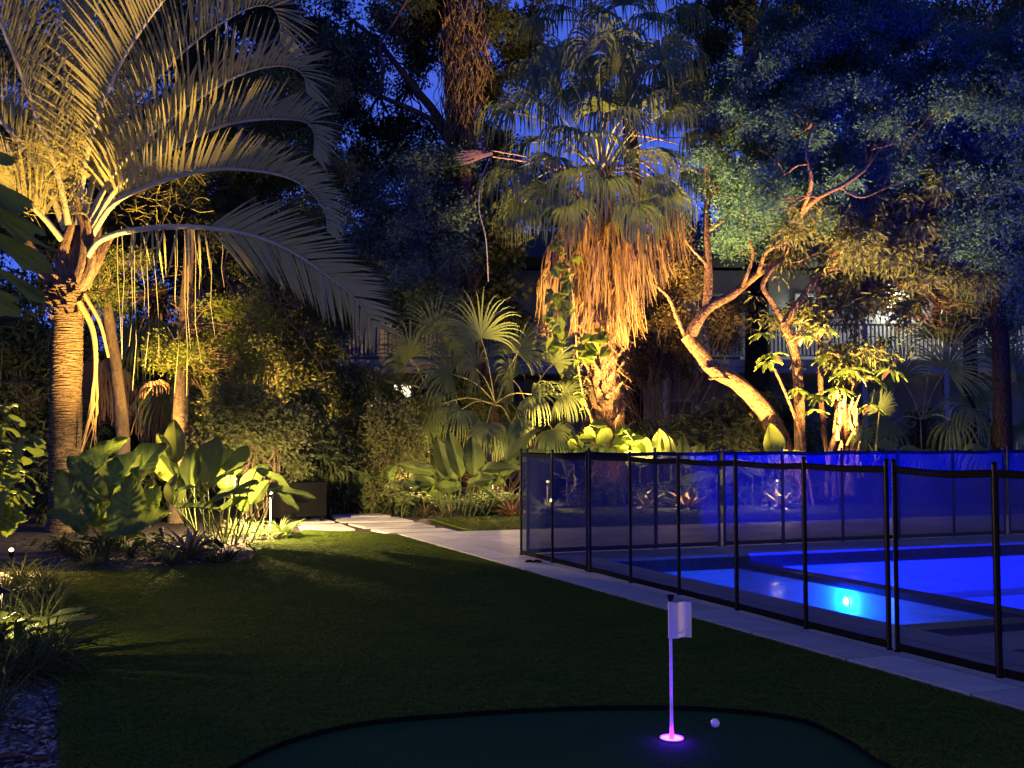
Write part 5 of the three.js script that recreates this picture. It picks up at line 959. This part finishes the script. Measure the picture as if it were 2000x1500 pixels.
// roots, fallen leaves and stones on the sand
{
  srand(603);
  { // chips and dead leaves strewn over sand and beds
    const im = new THREE.InstancedMesh(heartLeaf(1, 0.6), M.leafA, 2600), m = new THREE.Matrix4(), qq = new THREE.Quaternion(), e = new THREE.Euler(), c = new THREE.Color();
    for (let k = 0; k < 2600; k++) { const p = k < 1200 ? G(rr(-40, 118), 1290 + 230 * R()) : k < 2000 ? G(rr(100, 480), rr(1066, 1108)) : G(rr(-60, 110), rr(1090, 1290)); if (k < 1200) p.x -= 0.02; if (inPoly(p.x, p.z, lawnPoly)) { m.makeScale(0, 0, 0); im.setMatrixAt(k, m); im.setColorAt(k, c); continue; }
      const sz = rr(0.012, 0.045); m.compose(p.setY(0.006), qq.setFromEuler(e.set(-1.57 + gauss() * 0.4, gauss() * 0.4, R() * 6.28)), V(sz, sz, sz)); im.setMatrixAt(k, m); const t = R(); im.setColorAt(k, t < 0.4 ? c.setRGB(0.06, 0.05, 0.045) : t < 0.7 ? c.setRGB(0.2, 0.18, 0.16) : c.setRGB(0.4, 0.37, 0.33)); }
    im.name = 'leaf_litter'; im.castShadow = im.receiveShadow = true; im.userData = { kind: 'stuff', label: 'dead leaves and chips strewn over sand and planting beds', category: 'leaf litter' }; scene.add(im);
  }
  const cab = (label, pts, r) => { const t = thing('root', label, 'root', G(...pts[0])), mb = new MB(); mb.tube(pts.map(([x, y], k) => G(x, y).add(V(0, r * (0.6 + 0.5 * Math.sin(k * 2.1)), 0))), [r, r * 0.8], 7, 30); wpart('strand', mb, M.barkDark, t); };
  cab('dark root winding across the pale sand toward the lawn edge', [[-10, 1498], [40, 1490], [80, 1478], [92, 1455], [112, 1440], [118, 1415], [108, 1390]], 0.008);
  cab('thin dark root crossing the sand above the fallen leaves', [[-10, 1415], [30, 1428], [60, 1438], [85, 1455]], 0.006);
  cab('dark root at the top of the bare sand', [[85, 1360], [98, 1385], [116, 1402], [118, 1430]], 0.006);
  const lf = (label, x, y, w, l, a) => { const t = part(numbered('fallen_leaf'), heartLeaf(l, w), M.orange, scene); t.position.copy(G(x, y).setY(0.004)); t.rotation.set(-1.45, 0, a, 'YXZ'); t.rotation.order = 'YXZ'; t.rotation.y = a; t.rotation.z = 0; t.userData = { label, category: 'fallen leaf' }; };
  lf('orange fallen leaf on the sand under the grass tips', 36, 1412, 0.045, 0.07, -1.1); lf('large orange fallen leaf at the bottom left corner', 5, 1484, 0.06, 0.09, -0.9); lf('orange fallen leaf beside the winding root', 56, 1489, 0.05, 0.075, -1.3);
  const st = (label, x, y, s, c) => { const g = new THREE.IcosahedronGeometry(s, 2), a = g.attributes.position; for (let k = 0; k < a.count; k++) { const f = 1 + 0.25 * noise.noise(a.getX(k) / s * 1.5 + x, a.getY(k) / s * 1.5, a.getZ(k) / s * 1.5); a.setXYZ(k, a.getX(k) * f, a.getY(k) * f * 0.6, a.getZ(k) * f); } g.computeVertexNormals(); const t = part(numbered('pebble'), g, std(c), scene); t.position.copy(G(x, y).setY(s * 0.3)); t.userData = { label, category: 'pebble' }; };
  st('pale pebble on the sand beside the orange leaf', 48, 1420, 0.010, lin(0.5, 0.5, 0.5)); st('small pebble on the sand close to the lawn edge', 100, 1462, 0.009, lin(0.4, 0.4, 0.42));
  const pet = (label, x, y) => { const t = part(numbered('petal'), heartLeaf(0.02, 0.013), std(lin(0.35, 0.36, 0.34)), scene); t.position.copy(G(x, y).setY(0.045)); t.rotation.set(-1.4, x, 0); t.userData = { label, category: 'petal' }; };
  pet('pale fallen petal on the dark lawn left of centre', 325, 1239); pet('smallest pale petal lying on the middle of the lawn', 420, 1297);
  const dl = thing('fallen_leaf', 'dark curled leaf lying on the terrace by the fence corner', 'fallen leaf', G(1041, 1104)); for (const [a, l] of [[0.3, 0.14], [2.6, 0.12], [1.4, 0.07]]) { const mb = new MB(); mb.blade(V(0, 0.028, 0), V(Math.cos(a), 0.35, -Math.sin(a)), l, 0.05, 0.9, 5, 0.6, 2); part('lobe', mb.geo(), M.barkDark, dl); }
}

/* ------------------------------------------------------------------ left bed: elephant ears, paddles, rosettes */
{
  srand(701);
  const D = 12.1, t = thing('elephant_ear', 'clump of big ribbed elephant ear leaves in front of the palm trunk', 'plant', base0(222, 1075, D));
  // base, tip, width px, material, depth offset base/tip, facing
  const L = [
    [[155, 990], [112, 922], 66, M.aloc, -0.2, -0.15, [-0.1, 0.2, 1]], [[180, 950], [134, 888], 46, M.aloc, -0.1, 0.1, [0.5, 0.2, 1]], [[180, 900], [242, 856], 46, M.aloc, 0.5, 0.5, [-0.2, 0.35, 1]], [[238, 945], [316, 868], 96, M.aloc, 0.2, 0.4, [-0.35, 0.5, 1]], [[212, 955], [226, 896], 62, M.aloc, 0, 0.1, [0, -0.1, 1]],
    [[252, 935], [277, 890], 22, M.aloc, 0.1, 0.1, [0.8, 0.2, 0.6]], [[248, 1015], [256, 930], 66, M.aloc, -0.5, -0.35, [0.25, 0.1, 1]], [[284, 990], [310, 952], 48, M.aloc, -0.3, -0.25, [0.1, 0.3, 1]], [[260, 1030], [324, 998], 50, M.aloc, -0.6, -0.6, [0.1, 0.8, 0.7]], [[150, 1020], [96, 998], 34, M.aloc, -0.6, -0.6, [0, 0.8, 0.5]], [[148, 1015], [168, 1044], 28, M.aloc, -0.5, -0.6, [0, 0.4, 1]], [[260, 1035], [200, 1048], 30, M.aloc, -0.7, -0.8, [0, 1, 0.5]], [[200, 1010], [182, 965], 40, M.aloc, -0.2, -0.1, [-0.1, 0.1, 1]], [[225, 1030], [222, 985], 40, M.aloc, -0.3, -0.25, [0.1, 0, 1]],
    [[235, 1000], [215, 960], 30, M.aloc, 0.1, 0.1, [0, 0.2, 1]],
  ];
  for (const [a, b, w, m, da, db, f] of L) { const A = P(a[0], a[1], D + da), B = P(b[0], b[1], D + db), len = A.distanceTo(B) * 1.08, Wd = Math.max(w * D / F, len * 0.3); placeLeaf(t, earLeaf(len, Wd * 1.05, 8, 0.06, 0.15), A, B, V(...f), m); stalks(t, [[[t.position.clone().add(V(rr(-0.15, 0.15), 0, rr(-0.1, 0.1))), t.position.clone().lerp(A, 0.55).add(V(0, 0.08, 0)), A], 0.016]], M.stem); }
}
{
  srand(702);
  const D = 12.9, t = thing('paddle_leaf_plant', 'clump of tall paddle shaped leaves between elephant ears and black box', 'plant', base0(425, 1055, D));
  const L = [
    [[346, 905], [338, 822], 42, M.paddle, 0, 0.1, [0.1, 0.15, 1], 0.1], [[332, 895], [308, 848], 24, M.paddle, 0, 0, [0.4, 0.2, 1], 0.1], [[405, 945], [424, 855], 48, M.paddle, -0.1, 0, [-0.15, 0.15, 1], 0.1], [[372, 955], [374, 872], 40, M.paddle, -0.15, -0.1, [0, 0.1, 1], 0.1], [[398, 962], [468, 897], 24, M.paddle, -0.2, -0.3, [-0.5, 0.9, 0.5], 0.15], [[405, 985], [488, 930], 22, M.paddle, -0.3, -0.4, [-0.3, 0.9, 0.5], 0.2], [[415, 980], [482, 945], 24, M.paddle, -0.4, -0.5, [-0.2, 0.9, 0.5], 0.25], [[338, 985], [346, 928], 40, M.paddle, -0.3, -0.3, [0.3, 0.2, 1], 0.3], [[342, 962], [378, 946], 18, M.paddle, -0.4, -0.4, [0, 1, 0.4], 0.2], [[450, 930], [482, 872], 40, M.paddle, 0.1, 0.2, [-0.1, 0.3, 1], 0.1],
    [[500, 920], [565, 938], 26, M.paddle, 0, -0.1, [0, 1, 0.5], 0.3], [[530, 958], [610, 960], 20, M.paddle, -0.2, -0.3, [0, 1, 0.6], 0.2], [[536, 960], [584, 986], 20, M.paddle, -0.2, -0.3, [0, 1, 0.5], 0.25], [[345, 992], [425, 982], 26, M.paddle, -0.4, -0.4, [0, 1, 0.4], 0.2], [[350, 940], [300, 880], 46, M.paddle, 0.2, 0.3, [0, 0.2, 1], 0.1], [[470, 960], [520, 905], 34, M.paddle, 0, 0.1, [0, 0.3, 1], 0.2], [[490, 985], [520, 940], 30, M.paddle, 0, 0, [0, 0.3, 1], 0.2], [[440, 960], [445, 900], 38, M.paddle, 0.1, 0.2, [0, 0.2, 1], 0.15], [[430, 1000], [470, 965], 26, M.paddle, -0.3, -0.4, [0, 0.8, 0.6], 0.3], [[380, 920], [410, 862], 30, M.paddle, 0.3, 0.4, [0, 0.2, 1], 0.1], [[480, 1000], [465, 955], 26, M.paddle, -0.1, -0.2, [0, 0.4, 1], 0.3], [[325, 925], [290, 870], 38, M.paddle, 0.4, 0.5, [0.1, 0.2, 1], 0.1], [[460, 935], [440, 870], 34, M.paddle, 0.4, 0.5, [0, 0.2, 1], 0.1],
  ];
  for (const [a, b, w, m, da, db, f, cu] of L) { const A = P(a[0], a[1], D + da), B = P(b[0], b[1], D + db), len = A.distanceTo(B) * 1.05; placeLeaf(t, paddleLeaf(len, Math.max(w * D / F, len * 0.24), cu), A, B, V(...f), m); const s = t.position.clone().add(V((A.x - t.position.x) * 0.5 + rr(-0.1, 0.1), 0, rr(-0.15, 0.15))); stalks(t, [[[s, s.clone().lerp(A, 0.5).add(V(rr(-0.04, 0.04), 0.02, 0)), A], 0.013]], M.stem); }
}
srand(703);
rosette('bromeliad', 'large bromeliad rosette with pinkish grey upper leaves at the lawn edge', 'bromeliad', base0(368, 1078, 11.2), 46, 0.52, 0.055, [M.vcs], { cols: [[0.03, 0.05, 0.02], [0.30, 0.20, 0.16]], single: true, top: 1.35, low: 0.15, droop: 0.75, prof: q => 0.7 + 0.3 * Math.sin(q * 3) - Math.pow(q, 5) * 0.95 });
rosette('bromeliad', 'small dark spiky rosette against the lit corner of the lawn', 'bromeliad', base0(447, 1090, 11.0), 34, 0.27, 0.022, [M.vcs], { cols: [[0.015, 0.03, 0.015], [0.04, 0.06, 0.03]], top: 1.4, low: 0.3, droop: 0.9 });
[[150, 1085, 'first'], [205, 1082, 'second'], [255, 1080, 'third'], [305, 1082, 'fourth'], [120, 1060, 'back'], [412, 1088, 'last'], [335, 1092, 'front'], [180, 1098, 'edge']].forEach(([x, y], k) => rosette('edging_grass', ['dark edging grass tuft below the leftmost elephant ear', 'dark edging grass tuft below the middle of the elephant ears', 'dark edging grass tuft with pale arching blades below the pale ears', 'dark edging grass tuft directly left of the large bromeliad', 'dark edging grass tuft at the foot of the palm trunk', 'dark edging grass tuft between the two bromeliad rosettes', 'dark edging grass tuft in front of the large bromeliad', 'dark edging grass tuft closest to the lawn by the palm'][k], 'grass tuft', G(x, y + 14), 64, 0.36, 0.013, [M.vc], { cols: [[0.02, 0.035, 0.012], [0.07, 0.085, 0.04]], top: 1.4, low: 0.5, droop: 1.6 }));
// bright variegated clumps beside the path lamp
const SPIDER = [[0.16, 0.22, 0.05], [0.42, 0.46, 0.20]];
[[478, 1046, 0.34], [510, 1050, 0.36], [545, 1048, 0.34], [455, 1042, 0.3], [562, 1052, 0.26]].forEach(([x, y, l], k) => rosette('spider_plant', ['lit spider plant clump left of the path lamp stem', 'brightest spider plant clump right under the path lamp', 'spider plant clump between path lamp and black box', 'brown tinged spider plant clump nearest the paddle leaves', 'small spider plant clump at the stepping slab'][k], 'plant', G(x, y), 60, l, 0.02, [M.vc], { cols: k === 3 ? [[0.20, 0.16, 0.07], [0.32, 0.28, 0.12]] : SPIDER, top: 1.4, low: 0.35, droop: 1.2 }));
{
  const t = thing('hosta', 'broad pale green leaves at the lit tip of the bed by the slabs', 'plant', G(556, 1050));
  for (let k = 0; k < 22; k++) { const a = k * 2.4, el = rr(0.2, 1.1), d = V(Math.cos(a) * Math.cos(el), Math.sin(el), Math.sin(a) * Math.cos(el)), c = t.position.clone().addScaledVector(d, 0.1); placeLeaf(t, paddleLeaf(rr(0.18, 0.28), rr(0.06, 0.085), 0.5, 0.15), c, c.clone().add(d), V(0, 1, 0.3), k % 3 ? M.leafFish : M.alocPale); }
}
/* black storage box ----------------------------------------------------- */
{
  const A = G(545, 1024), B = G(640, 1018), t = thing('storage_box', 'black rectangular box on short legs at the end of the slabs', 'box', A.clone().lerp(B, 0.5));
  const D = -A.z, w = (640 - 540) * D / F, h = (1008 - 944) * D / F, dp = 0.55, lg = 0.09;
  t.rotation.y = Math.atan2(A.z - B.z, B.x - A.x) * 1;
  const add = (nm, ...bs) => { const q = new MB(); for (const b of bs) q.box(...b); return part(nm, q.geo(), M.black, t); };
  add('body', [0, lg + h / 2, -dp / 2, w, h, dp]); add('lid', [0, lg + h + 0.015, -dp / 2, w + 0.03, 0.03, dp + 0.03]);
  for (const [x, z] of [[-1, 0], [1, 0], [-1, 1], [1, 1]]) add('leg', [x * (w / 2 - 0.05), lg / 2, -0.05 - z * (dp - 0.1), 0.06, lg, 0.06]);
  add('front_rib', [0, lg + 0.03, 0.008, w * 0.98, 0.05, 0.016], [0, lg + h - 0.03, 0.008, w * 0.98, 0.05, 0.016]);
}

/* ------------------------------------------------------------------ middle bed beyond the slabs */
srand(801);
{
  const D = 17.2, t = thing('paddle_leaf_plant', 'dark paddle leaved plant above the lit ground cover near the fence corner', 'plant', base0(890, 1000, D));
  const L = [[[850, 925], [785, 905], 28, 1], [[875, 930], [855, 862], 34, 1], [[900, 930], [880, 850], 34, 1], [[925, 930], [925, 860], 44, 1], [[935, 920], [1005, 905], 26, 1], [[850, 945], [800, 935], 26, 1], [[915, 945], [960, 930], 26, 0], [[930, 940], [962, 962], 20, 0], [[845, 915], [800, 900], 16, 0], [[985, 905], [1035, 842], 26, 0], [[900, 950], [855, 950], 30, 1], [[960, 930], [985, 945], 18, 0], [[840, 960], [815, 930], 26, 0], [[1010, 900], [1060, 878], 22, 0], [[870, 960], [835, 958], 24, 1], [[940, 950], [975, 905], 30, 1], [[980, 930], [1010, 880], 34, 1], [[890, 940], [850, 890], 36, 1]];
  for (const [a, b, w, dk] of L) { const A = P(a[0], a[1], D), B = P(b[0], b[1], D + rr(-0.3, 0.1)), len = A.distanceTo(B) * 1.1; placeLeaf(t, paddleLeaf(len, Math.max(w * D / F, len * 0.28), 0.25), A, B, V(rr(-0.3, 0.3), rr(0.2, 1), 1), dk ? M.paddle : M.paddle); const s = t.position.clone().add(V((A.x - t.position.x) * 0.5, 0, rr(-0.15, 0.15))); stalks(t, [[[s, s.clone().lerp(A, 0.5).add(V(0, 0.04, 0)), A], 0.014]], M.stem); }
}
{
  const D = 17.6, t = thing('elephant_ear', 'small elephant ears glowing green at the dark end of the path', 'plant', base0(735, 1000, D));
  for (const [a, b, w] of [[[745, 950], [765, 918], 34], [[740, 965], [752, 935], 26], [[715, 945], [695, 925], 34], [[720, 975], [712, 945], 36], [[745, 980], [740, 955], 30], [[700, 960], [690, 935], 30]]) { const A = P(...a, D), B = P(...b, D - 0.1); placeLeaf(t, earLeaf(A.distanceTo(B) * 1.3, w * D / F, 7, 0.04, 0.2), A, B, V(0.1, 0.4, 1), w > 33 ? M.aloc : M.paddle); stalks(t, [[[t.position.clone(), t.position.clone().lerp(A, 0.6), A], 0.01]], M.stem); }
  const u = thing('variegated_shrub', 'pale whorled leaves beside the glowing elephant ears', 'plant', base0(785, 1000, 17));
  for (const [x, y] of [[785, 945], [775, 968], [800, 960], [765, 955], [790, 980]]) { const c = P(x, y, 16.9); for (let k = 0; k < 7; k++) { const a = k / 7 * 6.28 + R(), d = V(Math.cos(a), rr(-0.2, 0.7), Math.sin(a)); placeLeaf(u, paddleLeaf(0.22, 0.08, 0.3, 0.15), c, c.clone().add(d), V(0, 0.6, 1), k % 3 ? M.alocPale : M.paddle); } }
  stalks(u, [[[u.position.clone(), P(785, 960, 16.9)], 0.012], [[u.position.clone(), P(800, 970, 16.9)], 0.01]], M.stem);
}
[[790, 1003, 0.42], [830, 1006, 0.36], [925, 1004, 0.34], [955, 1003, 0.38], [985, 1001, 0.36], [1010, 1000, 0.34], [880, 1008, 0.3]].forEach(([x, y, l], k) => rosette('spider_plant', ['lit strappy clump hanging over the stepping slab corner', 'strappy clump second from the slab corner with dry leaves', 'bright strappy clump in the middle of the lit bed', 'brightest curly strappy clump beside the far path lamp', 'bright strappy clump just before the fence corner', 'strappy clump showing at the fence corner post', 'dim brown strappy clump between the lit clumps'][k], 'plant', G(x, y), 60, l, 0.024, [M.vc], { cols: k === 6 || k === 1 ? [[0.10, 0.08, 0.04], [0.25, 0.20, 0.10]] : SPIDER, top: 1.4, low: 0.3, droop: 1.3 }));
rosette('bromeliad', 'reddish bromeliad behind the strappy clumps near the fence corner', 'bromeliad', base0(1000, 985, 17.2), 24, 0.5, 0.07, [M.vcs], { cols: [[0.22, 0.10, 0.05], [0.36, 0.2, 0.10]], single: true, top: 1.3, low: 0.2, droop: 0.6, prof: q => 0.8 - Math.pow(q, 5) * 0.75 });
// bed behind the far fence
srand(810);
rosette('ground_cover', 'pale leafy clump behind the fence corner with a lamp stem in it', 'plant', G(1075, 1004), 60, 0.5, 0.05, [M.vc], { cols: SPIDER, top: 1.2, low: 0.2, droop: 1.1 });
{
  const t = thing('young_palm', 'single arching feather leaf on a pale stem seen through the fence corner', 'palm', base0(1108, 985, 17.4));
  stalks(t, [[PP([[1108, 985, 17.4], [1107, 930, 17.4]]), 0.02]], M.deadStalk, 'stem');
  for (const p of [[[1107, 935], [1100, 912], [1092, 898], [1084, 895]], [[1107, 935], [1118, 925], [1122, 940], [1118, 955]], [[1107, 935], [1090, 928], [1078, 922]], [[1107, 935], [1120, 915], [1112, 905]]]) frond(t, p.map(([x, y]) => P(x, y, 17.4)), { n: 18, len: 0.22, r0: 0.012, w: 0.03, lift: 0.2, spread: 0.8 });
}
const croton = (label, x, y, d, n, cols) => rosette('bromeliad', label, 'bromeliad', base0(x, y, d), n, 0.55, 0.11, [M.vcs], { cols, single: true, top: 1.25, low: 0.05, droop: 0.6, prof: q => Math.sin(Math.PI * (0.12 + q * 0.86)) });
croton('broad pink tinged rosette lit behind the middle of the far fence', 1342, 990, 18.6, 26, [[0.25, 0.22, 0.10], [0.42, 0.22, 0.12]]);
croton('pale green rosette lit behind the far fence before the cut stems', 1525, 987, 18.7, 24, [[0.22, 0.26, 0.10], [0.42, 0.38, 0.20]]);
croton('dim rosette behind the far fence left of the pink tinged one', 1265, 990, 18.8, 18, [[0.20, 0.22, 0.10], [0.36, 0.26, 0.14]]);
{
  const t = thing('paddle_leaf_plant', 'row of tall paddle leaves behind the far fence under the skirted palm', 'plant', base0(1330, 985, 19.6));
  const L = [[[1285, 900], [1290, 845], 40, 1], [[1310, 900], [1298, 850], 30, 0], [[1330, 905], [1335, 855], 26, 0], [[1350, 900], [1372, 870], 28, 1], [[1510, 900], [1508, 835], 44, 1], [[1505, 905], [1530, 860], 26, 3], [[1490, 930], [1450, 905], 26, 0], [[1330, 950], [1390, 925], 30, 0], [[1400, 945], [1440, 915], 30, 0], [[1250, 910], [1262, 860], 40, 1], [[1340, 915], [1350, 880], 22, 3], [[1470, 930], [1440, 900], 26, 1]];
  for (const [a, b, w, dk] of L) { const A = P(a[0], a[1], 19.5), B = P(b[0], b[1], 19.4), len = A.distanceTo(B) * 1.1; placeLeaf(t, paddleLeaf(len, Math.max(w * 19.5 / F, len * 0.25), dk === 2 ? 0.5 : 0.25, 0.3), A, B, V(rr(-0.3, 0.3), rr(0.2, 0.8), 1), [M.paddle, M.paddle, M.deadCurl, M.alocPale][dk]); const s = V(A.x, 0, t.position.z + rr(-0.1, 0.1)); stalks(t, [[[s, s.clone().lerp(A, 0.5), A], 0.014]], M.stem); }
}
{ // low planting between the rosettes behind the far fence, one mass
  const t = new THREE.Group(); t.name = 'ground_cover'; t.position.copy(G(1500, 985)); scene.add(t); t.userData = { label: 'low dark ground cover along the bed behind the far fence', category: 'ground cover', kind: 'stuff' };
  const bl = []; srand(820); for (let k = 0; k < 24; k++) bl.push([lerp(1150, 2080, k / 23), 965, 19.6 + rr(-0.2, 0.6), 34, 22, 0.5, 60]); for (let k = 0; k < 10; k++) bl.push([lerp(640, 1020, k / 9), 985, 17.6, 26, 14, 0.4, 40]);
  for (let k = 0; k < 10; k++) bl.push([lerp(90, 470, k / 9), 1072, 11.9 + rr(0, 0.6), 26, 12, 0.4, 40]);
  crown(t, bl, CL.lance, GR.deep, 0.8, 'foliage', 8);
}

/* ------------------------------------------------------------------ garden lamps */
uplight(V(P(318, 985, 12.9).x, 0, -12.9), P(165, 400, 14.4), 430, 0.62, 'spotlight glimpsed between the pale elephant ears aimed up at the feather palm', WARM, 0.9);
uplight(G(432, 1081), P(262, 950, 12), 26, 0.6, 'spotlight behind the small dark rosette aimed at the elephant ears');
uplight(V(P(1262, 960, 18.8).x, 0, -18.9), P(1270, 330, 20.2), 380, 0.6, 'added spotlight behind the far fence brightening the hanging palm leaves');  // added lamp, brightens the crown that the leaning tree spotlight leaves dark
uplight(V(P(300, 985, 15.4).x, 0, -15.4), P(330, 640, 16.2), 150, 0.5, 'spotlight behind the paddle leaves aimed at the slender trunks');
uplight(V(P(555, 985, 18.2).x, 0, -18.2), P(540, 600, 21.5), 190, 0.8, 'spotlight behind the black box aimed at the dim garden trees');
uplight(V(P(1075, 960, 17.6).x, 0, -17.6), P(1170, 460, 20.2), 800, 0.6, 'spotlight behind the fence corner aimed at the skirted palm');
uplight(V(P(1490, 960, 18.7).x, 0, -18.2), P(1470, 420, 19.8), 330, 0.68, 'spotlight behind the far fence aimed at the leaning trunk');
uplight(V(P(1610, 960, 18.6).x, 0, -17.8), P(1660, 480, 19.4), 400, 0.62, 'spotlight behind the far fence aimed at the multi stemmed tree');
uplight(G(868, 1000), P(945, 740, 20), 34, 0.7, 'spotlight in the middle bed aimed up at the dim fan palms');
uplight(G(22, 1100), P(10, 850, 9.2), 90, 1.1, 'spotlight glimpsed at the left edge under the fishtail shrub');
pathLight(G(-9, 1290), 1.6, 'path lamp glimpsed at the left edge among the lance leaves', 0.34);
pathLight(G(474, 1052), 42, 'path lamp hidden among the paddle leaves above the lit lawn corner', 0.74);
pathLight(G(528, 1036), 6, 'pale stemmed path lamp between the lit spider plants and the black box');
pathLight(G(842, 1000), 8, 'path lamp hidden in the strappy clumps at the slab corner');
pathLight(G(962, 998), 11, 'path lamp in the brightest curly clump left of the fence corner');
pathLight(G(1069, 999), 14, 'path lamp seen through the mesh at the fence corner');
pathLight(V(P(1325, 975, 18.5).x, 0, -18.5), 14, 'path lamp beside the pink tinged rosette behind the far fence');
pathLight(V(P(1518, 975, 18.5).x, 0, -18.5), 14, 'path lamp beside the pale green rosette behind the far fence');
{ // the wall behind the camera whose lamp tints the near lawn
  const t = thing('patio_wall', 'pale patio wall behind the viewer', 'wall', V(2.5, 0, 6.2)); const q = new MB(); q.box(0, 1.6, 0, 14, 3.3, 0.25); part('wall', q.geo(), M.house, t);
  const l = thing('wall_lamp', 'warm round lamp on the patio wall behind the viewer', 'lamp', V(6.6, 2.7, 6.07));
  const p = new THREE.CylinderGeometry(0.08, 0.08, 0.04, 16); p.rotateX(Math.PI / 2); p.translate(0, 0, -0.02); part('back_plate', p, M.black, l);
  const g = new THREE.SphereGeometry(0.1, 16, 12); g.translate(0, 0, -0.12); part('lamp_globe', g, glow(WARMW, 4), l);
  addPoint(l, V(0, 0, -0.12), WARMW, 22, 5);
}

renderer.render(scene, camera);
